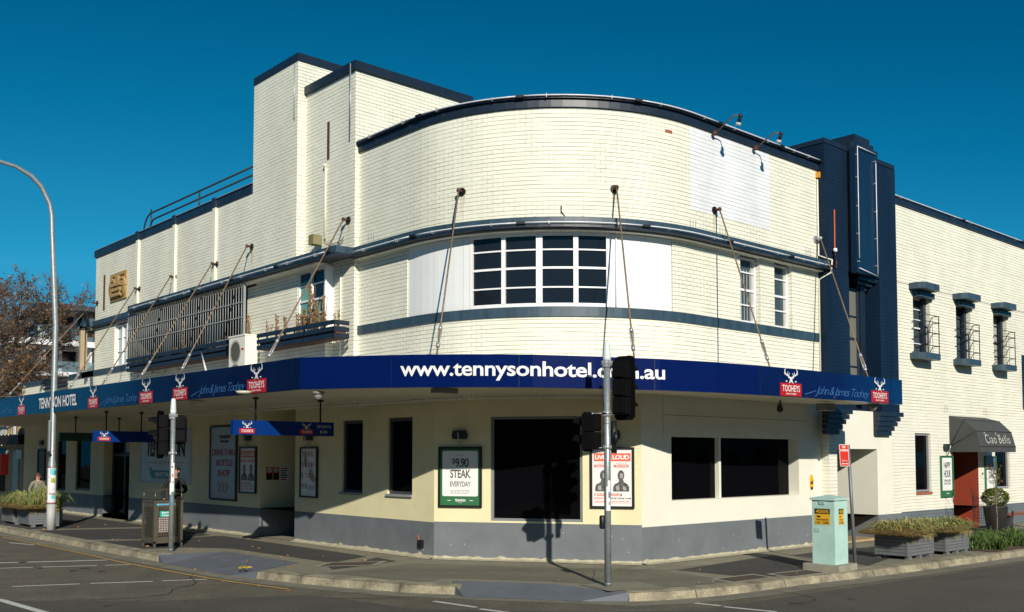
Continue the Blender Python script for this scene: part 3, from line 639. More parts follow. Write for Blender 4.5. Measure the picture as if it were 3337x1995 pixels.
# ---- ground floor left street
zd=.93; ZS=3.40
def lower(face,s0,s1,holes,name,splits=(),mats=(YEL,GRY),top=ZS,zdado=zd,depth=.16,revm=None):
    b=MB().m(mats[0]); face.wall(b,s0,s1,zdado,top,[(h[0],h[1],max(h[2],zdado),h[3])+tuple(h[4:]) for h in holes if h[3]>zdado],depth,0,revm)
    b.m(mats[1]); hs_=[(h[0],h[1],h[2],min(h[3],zdado))+tuple(h[4:5]) for h in holes if h[2]<zdado]
    face.wall(b,s0,s1,-.15,zdado,hs_,depth)
    return obj(name,b,hotel)
zdl=FLL.z(1300,1693); 
nA=(FLL.s(1115,1480),FLL.s(1182,1480),FLL.z(1150,1608),FLL.z(1150,1370)); nB=(FLL.s(1263,1480),FLL.s(1344,1480),FLL.z(1300,1614),FLL.z(1300,1361))
rec=(FLL.s(848,1500),FLL.s(962,1500),-.15,ZS-.02,2.6)
dw=(FLL.s(684,1500),FLL.s(775,1500),FLL.z(730,1632),FLL.z(730,1385))
dr=(FLL.s(338,1500),FLL.s(422,1500),.14,FLL.z(380,1415),.5)
x1_=(FLL.s(184,1500),FLL.s(215,1500),FLL.z(200,1600),2.9); x2_=(FLL.s(246,1500),FLL.s(295,1500),FLL.z(270,1598),2.9)
sLend=FLL.s(78,1500)
lower(FLL,sLend,FLL.L[-1],[nA,nB,rec,dw,dr,x1_,x2_],'street_wall',zdado=zdl)
for h,g in ((nA,GLK),(nB,GLK),(x1_,GLK),(x2_,GLK)): window(FLL,h[0]+.01,h[1]-.01,h[2]+.01,h[3]-.01,.10,[],[],hotel,fr=mat('dark_grey_frame',(.05,.055,.06),.5),gl=g,fw=.07)
b=MB().m(GREY_L); FLL.box(b,nB[0]-.02,nB[1]+.02,nB[2]-.03,nB[2]+.02,-.05,.08); obj('window_sill',b,hotel); b=MB().m(GREY_L); FLL.box(b,nA[0]-.06,nA[1]+.02,nA[2]-.03,nA[2]+.02,-.05,.08); obj('window_sill',b,hotel)
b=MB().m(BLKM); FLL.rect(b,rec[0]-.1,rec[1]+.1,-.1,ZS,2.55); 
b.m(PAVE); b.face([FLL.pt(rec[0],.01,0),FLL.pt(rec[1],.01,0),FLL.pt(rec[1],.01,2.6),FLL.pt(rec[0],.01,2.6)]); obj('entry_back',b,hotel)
# dado inside the entry reveal
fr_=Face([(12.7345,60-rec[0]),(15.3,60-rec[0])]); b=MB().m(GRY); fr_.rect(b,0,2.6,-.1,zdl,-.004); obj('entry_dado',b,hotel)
# hotel door on the left street
b=MB().m(mat('dark_door_frame',(.03,.033,.036),.5)); FLL.box(b,dr[0],dr[0]+.12,.14,dr[3],.3,.42); FLL.box(b,dr[1]-.12,dr[1],.14,dr[3],.3,.42); FLL.box(b,dr[0]+.12,dr[1]-.12,2.15,2.25,.3,.42); sm=(dr[0]+dr[1])/2; FLL.box(b,sm-.05,sm+.05,.14,2.15,.3,.42)
o=obj('entrance_door',b,hotel); b=MB().m(GLK); FLL.rect(b,dr[0],dr[1],.14,dr[3],.36); obj('pane',b,o)
b=MB().m(mat('grey_step',(.15,.16,.17),.7)); FLL.box(b,dr[0],dr[1],-.1,.14,.0,.5); obj('door_step',b,hotel)
b=MB().m(mat('cream_small_panel',(.5,.48,.38),.6)); FLL.box(b,FLL.s(392,1460),FLL.s(421,1460),2.3,2.75,.2,.28); obj('overdoor_grille',b,hotel)
# ---- chamfered corner with the big picture window
cz0,cz1=FCH.z(1740,1700),FCH.z(1740,1357); cw=(FCH.s(1599,1500),FCH.s(1898,1500))
lower(FCH,0,FCH.L[-1],[(cw[0],cw[1],cz0,cz1,.12)],'corner_wall',zdado=FCH.z(1740,1704)-.01)
window(FCH,cw[0],cw[1],cz0,cz1,.09,[],[],hotel,fr=mat('mid_grey_frame',(.20,.21,.22),.5),gl=GLK,fw=.055)
# ---- ground floor right street
zdr=FLR.z(2300,1704); rz=(FLR.z(2300,1627),FLR.z(2300,1425)); rw=(FLR.s(2188,1500),FLR.s(2603,1500))
lower(FLR,0,21.86-CHR[0],[(rw[0],rw[1],rz[0],rz[1],.30)],'street_wall',mats=(CRP,GRY),zdado=zdr)
fb=Face([(CHR[0],12.9385+.30),(24,12.9385+.30)]); b=MB().m(DARK); fb.rect(b,rw[0]-.1,rw[1]+.8,rz[0]-.1,rz[1]+.1,.06)
b.m(GLK); fb.rect(b,rw[0]-.02,rw[1]+.02,rz[0]-.02,rz[1]+.02,-.02); obj('bar_window_glass',b,hotel)
b=MB().m(CRP); xm=FLR.s(2366,1530); fb.box(b,xm-.035,xm+.035,rz[0],rz[1],-.14,-.03); obj('window_post',b,hotel)
b=MB().m(mat('wall_groove',(.35,.33,.27),.8,var=0)); z=FLR.z(2400,1363); FLR.box(b,FLR.s(2160,1360),FLR.s(2630,1372),z,z+.012,-.004,0); s=FLR.s(2160,1380); FLR.rect(b,s,s+.012,2.6,3.35,-.003); obj('wall_groove',b,hotel)
# ---- navy pier with recessed window, fin and blank sign box
x0,x1=21.84,25.45; rc=(aty(2766,900,12.73).x-x0,aty(2866,916,12.73).x-x0)
b=MB().m(NAVYB); FP.wall(b,0,x1-x0,3.3,9.9,[(rc[0],rc[1],3.3,6.82,.42)]); 
fs=Face([(x0,16),(x0,12.73)]); fs.rect(b,0,3.27,3.3,9.9); b.box((x1-.02,12.735,3.3),(x1,16,9.9)); b.box((x0+.01,15.9,6),(x1,16,9.9))
b.m(NAVY); b.box((x0-.02,12.71,9.9),(x0+1.25,16,10.02)); b.box((x0+1.25,12.75,9.9),(x1-1.1,16,9.96)); b.box((x1-1.1,12.71,9.9),(x1-.05,16,10.02))
obj('navy_pier',b,hotel)
ff=Face([(x0,12.60),(x1,12.60)]); b=MB().m(NAVY)
fA=aty(2773,600,12.60).x-x0; fB=aty(2862,700,12.60).x-x0
ff.box(b,fA,fB,6.82,10.02,0,.6); ff.box(b,fA+.1,fB+.12,10.02,10.16,.05,.8); ff.box(b,fA+.3,fB-.0,10.16,10.3,.1,.8); ff.box(b,fA+.42,fB-.16,10.3,10.44,.12,.8)
for k in range(3): FP.box(b,rc[0]+.55+.15*k,rc[1]-.1*k,6.80-.1*(k+1),6.80-.1*k,.05+.1*k,.4)
fin=obj('pier_fin',b,hotel)
pT=aty(2786,477,12.44); pB=aty(2857,905,12.44); fz=Face([(pT.x,12.44),(pB.x,12.44)]); W_=pB.x-pT.x; zt_=pT.z; zb_=aty(2795,887,12.44).z
b=MB().m(mat('sign_box_navy',(.006,.022,.05),.3,var=.2,streak=.1)); fz.box(b,0,W_,zb_,zt_,0,.155)
sb=thing('blank_sign_box',(pT.x,12.28,zb_),'tall blank navy sign box outlined in white neon tube on the dark pier','sign')
obj('panel',b,sb); b=MB().m(TUBE); e=.03
for p_,q_ in (((e,zb_+.35),(e,zt_-.02)),((W_-e,zb_+.05),(W_-e,zt_-.25)),((e,zt_),(W_-e,zt_-.02)),((e,zb_+.1),(W_-e,zb_))): b.tube([fz.pt(p_[0],p_[1],-.05),fz.pt(q_[0],q_[1],-.05)],.012,6)
b.m(ZINC)
for z in (.08,.3,.52,.75,.93):
    for s in (.0,W_-.06): fz.box(b,s,s+.06,zb_+(zt_-zb_)*z,zb_+(zt_-zb_)*z+.03,-.05,0)
obj('neon_tubing',b,sb)
fw_=Face([(x0,13.05),(x1,13.05)]); window(fw_,rc[0]+.02,rc[0]+.95,3.6,6.5,.0,[],[(.3,.03),(.55,.05),(.75,.03)],hotel,fr=mat('navy_frame',(.02,.035,.06),.5),gl=glass('curtained_dark_glass',(.17,.16,.13),.1,.3))
b=MB().m(NAVY); fw_.rect(b,-.0+rc[0],rc[1],3.3,6.8,.1); fw_.box(b,rc[0]+.97,rc[0]+1.2,3.5,6.6,-.1,.05); obj('recess_back',b,hotel)
b=MB().m(mat('orange_pipe',(.45,.10,.03),.6)); q=FP.at(2717,860); 
b.tube([FP.pt(FP.s(2715,684),FP.z(2715,684),-.03),FP.pt(q[0],q[1]+.2,-.03),FP.pt(q[0]+.06,q[1]-.1,-.03)],.022,6); b.m(WHT); b.ball(FP.pt(FP.s(2712,817),FP.z(2712,817),-.08),.06)
b.m(BLK); b.tube([FP.pt(FP.s(2712,830),FP.z(2712,830),-.06),FP.pt(FP.s(2716,860),FP.z(2716,860),-.1),FP.pt(FP.s(2710,872),FP.z(2710,872),-.03)],.02,5)
b.m(ZINC); b.tube([Vector((x0-.02,14.0,9.95)),Vector((x0-.02,14.0,9.2))],.02,6)
obj('pier_wiring',b,hotel)
b=MB().m(mat('orange_cap',(.7,.33,.03),.5)); q=FU.pt(sUe-.02,FU.z(2661,570),-.05); b.box(q-Vector((.05,.05,.09)),q+Vector((.05,.05,.05))); b.m(mat('cream_pipe',(.78,.75,.62),.5)); b.tube([FU.pt(sUe-.03,9.0,-.03),FU.pt(sUe-.03,7.1,-.03),FU.pt(sUe+.05,6.95,-.35),FU.pt(sUe+.05,6.65,-.32),FU.pt(sUe-.03,6.5,-.03),FU.pt(sUe-.03,3.9,-.03)],.022,6); obj('corner_conduit',b,hotel)
# portal below the pier
po=(FP.s(2728,1500),FP.s(2859,1500),-.15,FP.z(2859,1460)-.03,1.3)
b=MB().m(CREAM2); FP.wall(b,0,po[0],zdr-.1,3.3); b.m(CRP); FP.wall(b,po[0],x1-x0-.45,zdr-.1,3.3,[(po[0],po[1],zdr-.1,po[3],1.3)],revmat=CRP)
b.m(CREAM2); FP.wall(b,x1-x0-.45,x1-x0,zdr-.1,3.3)
b.m(GRY); FP.wall(b,0,x1-x0,-.15,zdr-.1,[(po[0],po[1],-.15,zdr-.1,1.3)],1.3); fs=Face([(x0,12.94),(x0,12.73)]); b.m(CREAM2); fs.rect(b,0,.21,zdr-.1,3.3)
obj('portal_wall',b,hotel)
b=MB().m(DARK); fo=Face([(x0,14.02),(x1,14.02)]); fo.rect(b,po[0]-.2,po[1]+.2,-.1,3.2); b.m(mat('door_curtain',(.42,.45,.36),.8,streak=.1,scale=10,var=.15)); fo.rect(b,po[0],po[0]+1.0,.1,2.35,-.02); b.m(GREY_L); fo.box(b,po[0]+1.0,po[0]+1.12,0,2.4,-.1,0); b.m(mat('timber_step',(.42,.30,.15),.7)); b.box((x0+po[0],12.75,0),(x0+po[1],14.0,.05))
obj('side_entrance',b,hotel)
b=MB().m(NAVY)
for (ua,ub) in ((2678,2753),(2845,2919)):
    s0,s1=FP.s(ua,1345),FP.s(ub,1345)
    b=MB().m(NAVY)
    for k in range(5): FP.box(b,s0,s1-.11*k,3.30-.125*(k+1)+.012,3.30-.125*k,-.22+.03*k,0)
    obj('stepped_corbel',b,hotel)
# ---- right wing
zr=FR.z(2925,664); zrd=FR.z(3100,1656)
W3=[]
for (ug0,ug1,vt,vb,uh0,uh1,vh0,vh1,us0,us1,vs0) in ((2977,3032,975,1256,2961,3070,934.7,955.8,2967,3076,1256),(3116.6,3163,1010,1274,3103,3203,971.9,990,3108,3207,1273),(3238,3281,1040,1290,3227,3317.5,1004,1019,3234,3322,1289)):
    F5=Face([(25.45,12.52),(60,12.52)]); W3.append((FR.s(ug0,1100),FR.s(ug1,1100),FR.s(uh0,940),F5.s(uh1,960),FR.s(us0,1260),F5.s(us1,1270)))
zg0,zg1=5.02,FR.z(3000,965)
dc=(FR.s(3106.5,1600),FR.s(3190,1600),-.15,2.75,1.0); v1=(FR.s(2983,1500),FR.s(3034,1500),FR.z(3000,1604),FR.z(3000,1412),.14); v2=(FR.s(3243,1500),FR.s(3290,1500),FR.z(3260,1592),FR.z(3260,1440),.14)
b=MB().m(CREAM); FR.wall(b,0,34,3.4,zr,[(w_[0],w_[1],zg0,zg1,.3) for w_ in W3])
b.m(CREAM2); FR.wall(b,0,34,zrd,3.4,[(dc[0],dc[1],zrd,dc[3],1.0),v1,v2]); b.m(DADOB); FR.wall(b,0,34,-.15,zrd,[(dc[0],dc[1],-.15,zrd,1.0)])
obj('right_wing_wall',b,hotel)
b=MB().m(NAVY); FR.box(b,0,34,zr-.02,zr+.18,-.05,.3); pc=obj('parapet_capping',b,hotel); b=MB(); tubes(b,FR,.05,14,zr+.17,-.1,4.5); obj('neon_tubing',b,pc)
for k,(p,q,hs0,hs1,ss0,ss1) in enumerate(W3):
    o=window(FR,p+.01,q-.01,zg0+.02,zg1-.02,.26,[],[(.47,.05),(.62,.025),(.8,.025),(.2,.025)],hotel,fr=WHT if k==0 else mat('navy_frame',(.02,.035,.06),.5),gl=glass('hazy_glass',(.05,.075,.085),.04,.5) if k<2 else mat('pale_blind',(.38,.38,.33),.7),fw=.04)
    b=MB().m(NAVY); FR.box(b,q-.16,q-.0,zg0,zg1,.12,.22)
    obj('side_frame',b,o)
    def roundbox(z0,z1,e0,e1,dep):
        P=[(p-e0,0),(p-e0,-dep+.15),(p-e0+.05,-dep+.05),(p-e0+.15,-dep),(q+e1-.15,-dep),(q+e1-.05,-dep+.05),(q+e1,-dep+.15),(q+e1,0)]
        T=[FR.pt(s,z1,d) for s,d in P];Bm=[FR.pt(s,z0,d) for s,d in P]; b.face(T); b.face(Bm[::-1])
        for i in range(len(P)-1): b.face([Bm[i],Bm[i+1],T[i+1],T[i]])
    b=MB().m(SILLP); roundbox(zg1+.12,zg1+.29,p-hs0,hs1-q,.42); roundbox(zg1-.05,zg1+.099,.0,.14,.16); obj('window_hood',b,o)
    b=MB().m(SILLP); roundbox(zg0-.17,zg0-.0,p-ss0,ss1-q,.42); obj('window_sill',b,o)
    b=MB().m(BLK)
    ra,rb_=ss0+.02,ss1-.10
    for z in (zg0+.22,zg0+.58,zg0+.88,zg0+1.07):
        b.tube([FR.pt(p,z-.16,0),FR.pt(ra+.05,z-.15,-.10),FR.pt(ra,z,-.36),FR.pt(rb_+.05,z,-.36)],.012,4)
        b.tube([FR.pt(rb_,z,-.36),FR.pt(rb_-.05,z,-.2),FR.pt(rb_,z-.13,-.10),FR.pt(q,z-.14,0)],.012,4)
    b.tube([FR.pt(rb_,zg0,-.36),FR.pt(rb_,zg0+1.08,-.36)],.014,4); b.tube([FR.pt(rb_-.05,zg0,-.2),FR.pt(rb_-.05,zg0+1.08,-.2)],.006,4)
    obj('balconette_rail',b,o)
window(FR,v1[0]+.01,v1[1]-.01,v1[2]+.01,v1[3]-.01,.10,[],[],hotel,fr=GREY_L,gl=GLK,fw=.05); window(FR,v2[0]+.01,v2[1]-.01,v2[2]+.01,v2[3]-.01,.10,[],[],hotel,fr=GREY_L,gl=GLK,fw=.05)
b=MB().m(BRK); FR.box(b,v1[0],v1[1],v1[2]-.07,v1[2],-.03,.05); obj('brick_sill',b,hotel)
b=MB().m(TERR); fd=Face([(25.45+dc[1],14),(25.45+dc[1],12.94)]); fd.rect(b,0,1.06,-.0,2.75,-.006); b.m(DARK); FR.rect(b,dc[0]-.1,dc[1]+.2,-.1,2.8,.98); obj('red_doorway',b,hotel,label='terracotta red doorway side under the charcoal canopy')
b=MB().m(mat('mortar_line',(.16,.12,.06),.9,var=0))
for u,v in ((2925,1325),(2931,1326),(3077,1331),(3082,1332),(3087,1333),(3206,1341),(3211,1342),(3216,1343)): s=FR.s(u,v); FR.rect(b,s-.005,s+.005,FR.z(u,v)-.13,FR.z(u,v)+.12,-.004)
FR.box(b,0,34,zg1+.24,zg1+.255,-.004,0)
obj('decorative_joints',b,hotel)
#@@PART2
# ------------------------------------------------------------------ street awning
class Fas(Face):
    """fascia line whose height parameter runs 0 (bottom edge) to 1 (top edge)"""
    def zz(f,s):
        t=min(1,max(0,(s-f.L[2])/(f.L[9]-f.L[2]))); zb=3.44+(3.31-3.44)*t; return zb,2.15+1.479*(zb-2.15)
    def pt(f,s,h,d=0):
        q=Face.pt(f,s,0,d); a,b=f.zz(s); q.z=a+h*(b-a); return q
    def at(f,u,v):
        s,z=Face.at(f,u,v); a,b=f.zz(s); return s,(z-a)/(b-a)
zf=lambda u:3.44+(3.31-3.44)*min(1,max(0,(u-900)/1400))
fpts=[(9.05,45),(9.66,19)]+[tuple(atz(u,v,zf(u))[:2]) for u,v in ((968,1270),(1165,1266),(1350,1262.8),(1550,1262),(1736,1263),(1940,1267.5),(2150,1273),(2335,1279.5),(2471,1287),(2600,1294.6),(2750,1305),(2941,1319))]
fpts[2]=(9.72,fpts[2][1])
FA=Fas(fpts)
awn=thing('street_awning',(10,17,3.4),'long cantilevered street awning with deep blue fascia wrapped round the hotel corner','awning')
b=MB().m(FAS2); sK=FA.L[2]; sR=FA.s(2471,1240); sEnd=FA.L[-1]
FA.box(b,0,sK-.02,0,1,0,.05); b.m(FAS); FA.box(b,sK,sR,0,1,-.012,.05); b.m(mat('fascia_blue_dark',(.002,.012,.075),.16,var=.1)); FA.box(b,sR+.003,sEnd,0,1,0,.05)
b.m(mat('fascia_seam',(.002,.006,.03),.6,var=0)); s_=FA.s(40,1330)
while s_<sEnd-.5: FA.rect(b,s_,s_+.012,0.0,1.0,-.016 if sK<s_<sR else -.003); s_+=2.44
fo_=obj('fascia',b,awn)
walls=[(12.78,45),(12.78,19),(12.76,16.6),(12.9,16.36),(13.3,15.75),(13.7,15.15),(14.1,14.55),(14.5,13.95),(14.9,13.3),(15.3,12.97),(17,12.97),(18.5,12.97),(19.9,12.97),(fpts[-1][0],12.97)]
b=MB()
for i in range(len(fpts)-1):
    p,q=FA.pt(FA.L[i],0,.04),FA.pt(FA.L[i+1],0,.04); a,c=walls[i],walls[i+1]
    b.m(SOF); b.face([(a[0],a[1],3.40),(c[0],c[1],3.40),(q.x,q.y,q.z+.015),(p.x,p.y,p.z+.015)][::-1])
obj('soffit',b,awn)
b=MB().m(ZINC)
for i in range(len(fpts)-1):
    p,q=FA.pt(FA.L[i],.75,.04),FA.pt(FA.L[i+1],.75,.04); a,c=walls[i],walls[i+1]; b.face([(p.x,p.y,p.z),(q.x,q.y,q.z),(c[0],c[1],3.9),(a[0],a[1],3.9)])
p=FA.pt(sEnd,0,0);q=FA.pt(sEnd,.9,0); b.m(FAS); b.face([p,(p.x,12.94,3.40),(p.x,12.94,3.8),q])
obj('awning_roof',b,awn)
b=MB().m(mat('rust_run',(.52,.42,.26),.8,var=.3,scale=30))
for u,v,f in ((318,988,FW),(455,942,FW),(822,804.7,F1),(1137,718,F2),(1507,626,FU),(2001,616.5,FU),(2326.6,686,FU)):
    s_,z=f.at(u,v)
    for q_,l_ in ((-.03,.38),(.02,.55),(.05,.22)): f.poly(b,[(s_+q_-.008,z-.05),(s_+q_-.003,z-.05-l_),(s_+q_+.003,z-.05-l_),(s_+q_+.010,z-.05)],-.004)
obj('rust_runs',b,hotel)
# fascia lettering and emblems
b=MB().m(SIGNW); text(FA,b,'www.tennysonhotel.com.au',FA.s(1306,1210),FA.s(2166,1230),.20,.80,-.020,bold=.018,spacing=.96); obj('lettering',b,fo_,label='large white web address lettering')
b=MB().m(SIGNW); text(FA,b,'TENNYSON HOTEL',FA.s(128,1315),FA.s(252,1295),.22,.74,-.012,bold=.02,spacing=1.0); obj('lettering',b,fo_,label='white hotel name lettering at the far end')
def stag(f,b,sm,h0,h1,w,d,ratio=1.0):
    """stag head with branching antlers, drawn in ribbons; ratio converts height unit to s unit"""
    H=h1-h0; P=lambda x,y:(sm+x*w,h0+y*H)
    def rb(pts,ws):
        q=[P(*p) for p in pts]; L=[];Rr=[]
        for i in range(len(pts)):
            x0,y0=pts[max(i-1,0)];x1,y1=pts[min(i+1,len(pts)-1)]; dx,dy=x1-x0,y1-y0; k=math.hypot(dx,dy) or 1; ww_=ws[i] if isinstance(ws,list) else ws
            L.append(P(pts[i][0]-dy/k*ww_/2,pts[i][1]+dx/k*ww_/2)); Rr.append(P(pts[i][0]+dy/k*ww_/2,pts[i][1]-dx/k*ww_/2))
        for i in range(len(pts)-1): b.face([f.pt(*Rr[i],d),f.pt(*Rr[i+1],d),f.pt(*L[i+1],d),f.pt(*L[i],d)])
    for g in (-1,1):
        rb([(g*.05,.38),(g*.2,.48),(g*.36,.56),(g*.45,.7),(g*.46,.85),(g*.38,1.0)],[.07,.08,.08,.07,.05,.02])
        rb([(g*.30,.53),(g*.24,.66),(g*.23,.78)],[.06,.04,.01]); rb([(g*.22,.48),(g*.13,.6),(g*.12,.70)],[.06,.04,.01]); rb([(g*.36,.56),(g*.5,.62),(g*.5,.68)],[.05,.03,.01])
        rb([(g*.06,.38),(g*.16,.36),(g*.22,.41)],[.05,.07,.02]); rb([(g*.28,.13),(g*.40,.13)],.07); rb([(g*.05,.2),(g*.12,.05),(g*.16,.0)],[.07,.06,.03])
    rb([(0,.42),(0,.3),(0,.18),(0,.06)],[.16,.2,.12,.06])
def tooheys(f,parent,u0,u1,um,z0,z1,za,d,brothers=True):
    s0,s1=f.s(u0,um),f.s(u1,um); b=MB().m(RED); f.rect(b,s0,s1,z0,z1,d); W=s1-s0;Hh=z1-z0
    b.m(SIGNW); text(f,b,'TOOHEYS',s0+W*.1,s1-W*.1,z0+Hh*.34,z1-Hh*.16,d-.004,bold=.012,spacing=1.08)
    if brothers: text(f,b,'BROTHERS',s0+W*.27,s1-W*.27,z0+Hh*.12,z0+Hh*.23,d-.004,bold=.02,spacing=1.1)
    stag(f,b,(s0+s1)/2,z1-Hh*.02,za,W*.62,d-.004); obj('brewer_emblem',b,parent,label=None)
for u0,u1,v in ((58,83,1340),(287.6,321,1314),(455.7,499,1297),(564,612,1286),(806,869,1260),(2541,2611,1270),(2838,2893.5,1295)): tooheys(FA,fo_,u0,u1,v,.02,.48,1.0,-.009)
for u0,u1,v in ((-30,46,1335),(325,450,1305),(625,800,1275),(2622,2832,1280)):
    b=MB().m(SIGB); s0,s1=FA.s(u0,v),FA.s(u1,v); W=s1-s0
    text(FA,b,'John & James Toohey',s0+W*.14,s1,.06,.46,-.010,shear=.5,bold=-.012,spacing=.8)
    FA.ribbon(b,[(s0+W*.16,.28),(s0+W*.0,.12),(s0+W*.04,.02)],[.02,.03,.01],-.010)
    obj('signature',b,fo_)
# stay rods with turnbuckles
rods=((318,988,2,1303,FW),(455,942,204.7,1272,FW),(571.7,903,313,1252,FW),(707.5,861.5,431,1238,FW),(822,804.7,563,1216,F1),(1137,718,842,1181,F2),(1507,626,1412.7,1154,FU),(2001,616.5,2075,1161,FU),(2326.6,686,2530,1189,FU),(2656,780,2850,1225,FU))
for i,(u,v,u2,v2,f) in enumerate(rods):
    s,z=f.at(u,v); B=FA.pt(FA.s(u2,v2),1.0,.15); T=f.pt(s,z,-.15)
    b=MB().m(ROD); b.tube([T,B],.017,6); o=obj('stay_rod',b,awn)
    b=MB().m(BLK if i<9 else ZINC); e=f.pt(s,z,0); e2=f.pt(s,z,-.03); b.tube([e,e2],.085,12); b.m(RUST if i<9 else ZINC); b.tube([e2,T],.03,8); b.ball(T,.05,8); obj('wall_plate',b,o)
    D=(T-B).normalized(); a=B+D*.22; b=MB().m(ZINC); sd=D.cross(Vector((0,0,1))).normalized()*.03
    b.tube([a+sd,a+D*.42+sd],.010,5); b.tube([a-sd,a+D*.42-sd],.010,5); b.tube([a-D*.03,a+D*.06],.035,6); b.tube([a+D*.38,a+D*.46],.035,6); obj('turnbuckle',b,o)
b=MB().m(WHT); T=FW.pt(FW.s(711,1150),FW.z(711,1150),-.5); B=FA.pt(FA.s(645,1207),1.02,.2); b.tube([T,B],.02,6); obj('white_conduit',b,awn)
b=MB().m(SOF)
def sofat(u,v): return atz(u,v,3.40)
for u,v,rx in ((795,1275,.16),(645,1312,.2),(470,1330,.15)): q=sofat(u,v); b=MB().m(SOF); b.tube([q,q-Vector((0,0,.05))],[rx,rx*.8],12); obj('ceiling_light',b,awn)
b=MB().m(mat('camera_grey',(.20,.20,.19),.5)); q=sofat(1037,1276); b.tube([q,q-Vector((0,0,.05))],.12,12); b.ball(q-Vector((0,0,.08)),.09); obj('dome_camera',b,awn)
b=MB().m(mat('camera_grey',(.20,.20,.19),.5)); q=sofat(1452,1266); b.box(q-Vector((.25,.12,.09)),q+Vector((.2,.12,0))); obj('flood_light',b,awn)
b=MB().m(BLK); q=sofat(2575,1299)+Vector((0,.25,0)); b.tube([q,q-Vector((0,0,.12))],.02,6); b.tube([q-Vector((.02,0,.12)),q-Vector((.26,.16,.24))],[.05,.07],10); obj('bullet_camera',b,awn)
b=MB().m(mat('camera_grey',(.20,.20,.19),.5)); q=FA.pt(FA.s(2880,1318),0,.25); b.tube([q,q-Vector((0,0,.16))],[.14,.05],10); q=FA.pt(FA.s(2815,1325),0,.9); b.box(q-Vector((.2,.12,.16)),q+Vector((.2,.12,-.0))); obj('end_light',b,awn)

# ------------------------------------------------------------------ hanging signs under the awning
def hang(nm,lab,pL,pR,z0,z1,thick=.12,rods=(.1,.9),draw=None,mt=None):
    """illuminated box sign hanging across the footpath; face line from pL to pR"""
    f=Face([pL,pR]); t=thing(nm,f.pt(f.L[-1]/2,z0,0),lab,'sign'); W=f.L[-1]
    b=MB().m(mt or FAS2); f.box(b,0,W,z0,z1,0,thick); pn=obj('panel',b,t)
    b=MB().m(BLK)
    for r_ in rods: b.tube([f.pt(W*r_,z1,thick/2),f.pt(W*r_,3.42,thick/2)],.02,6); b.tube([f.pt(W*r_,3.36,thick/2),f.pt(W*r_,3.40,thick/2)],.07,8)
    obj('hanger',b,t)
    if draw: draw(f,pn,W)
    return t
def mark(f,pn,w0,w1,z0,z1):
    H=z1-z0;b=MB().m(RED); f.rect(b,w0,w1,z0+H*.1,z0+H*.45,-.006); b.m(SIGNW); text(f,b,'TOOHEYS',w0+.04,w1-.04,z0+H*.18,z0+H*.37,-.011,bold=.012,spacing=1.05); stag(f,b,(w0+w1)/2,z0+H*.46,z1-H*.04,(w1-w0)*.62,-.011); obj('brewer_emblem',b,pn)
SGN=mat('box_sign_blue',(.0,.028,.17),.5,var=.05,spec=.15)
# sports bar sign: left end near the kerb, right end at the wall
L1=atz(760,1368+28,2.7); z1a=2.98;z1b=2.52
pL=atz(760,1395,2.75)[:2]; 
def onplane(u,v,y): return aty(u,v,y)
yS=19.2
a_=onplane(760,1392,yS+.0); c_=onplane(1088,1408,yS)
def dsb(f,pn,W):
    mark(f,pn,W*.055,W*.2,a_z0,a_z1); mark(f,pn,W*.64,W*.78,a_z0,a_z1); b=MB().m(mat('dull_letter',(.42,.42,.42),.5,var=0)); text(f,b,'SPORTS',W*.82,W*.965,(a_z0+a_z1)/2+.02,a_z1-.07,-.008,bold=.02); text(f,b,'BAR',W*.853,W*.932,a_z0+.06,(a_z0+a_z1)/2-.03,-.008,bold=.02)
    obj('lettering',b,pn)
a_z0=onplane(775,1417,yS).z; a_z1=onplane(775,1369,yS).z
hang('hanging_sign','long blue hanging sign reading sports bar at its wall end','',None,0,0) if False else hang('hanging_sign','long dark blue hanging sign lettered sports bar at its wall end',(a_.x,yS),(c_.x,yS),a_z0,a_z1,rods=(.22,.87),draw=dsb,mt=SGN)
yS2=28.0
a2=onplane(306,1420,yS2); z20=onplane(306,1440,yS2).z; z21=onplane(306,1404,yS2).z
hang('hanging_sign','dark blue hanging sign with a bright emblem beside the green one',(a2.x,yS2),(onplane(500,1420,yS2).x,yS2),z20,z21,rods=(.21,.8),draw=lambda f,pn,W:mark(f,pn,W*.06,W*.27,z20,z21),mt=SGN)
yS3=32.5; a3_=onplane(176,1420,yS3); z30=onplane(300,1438,yS3).z;z31=onplane(300,1411,yS3).z
def dtab(f,pn,W):
    b=MB().m(mat('dull_letter',(.42,.42,.42),.5,var=0)); text(f,b,'TAB',W*.42,W*.6,z30+.13,z31-.13,-.006,bold=.02); obj('lettering',b,pn)
hang('hanging_sign','dark green hanging sign lettered in pale capitals',(10.2,yS3),(12.68,yS3),z30,z31,rods=(.2,.75),draw=dtab,mt=mat('dark_green_sign',(.006,.05,.025),.4))

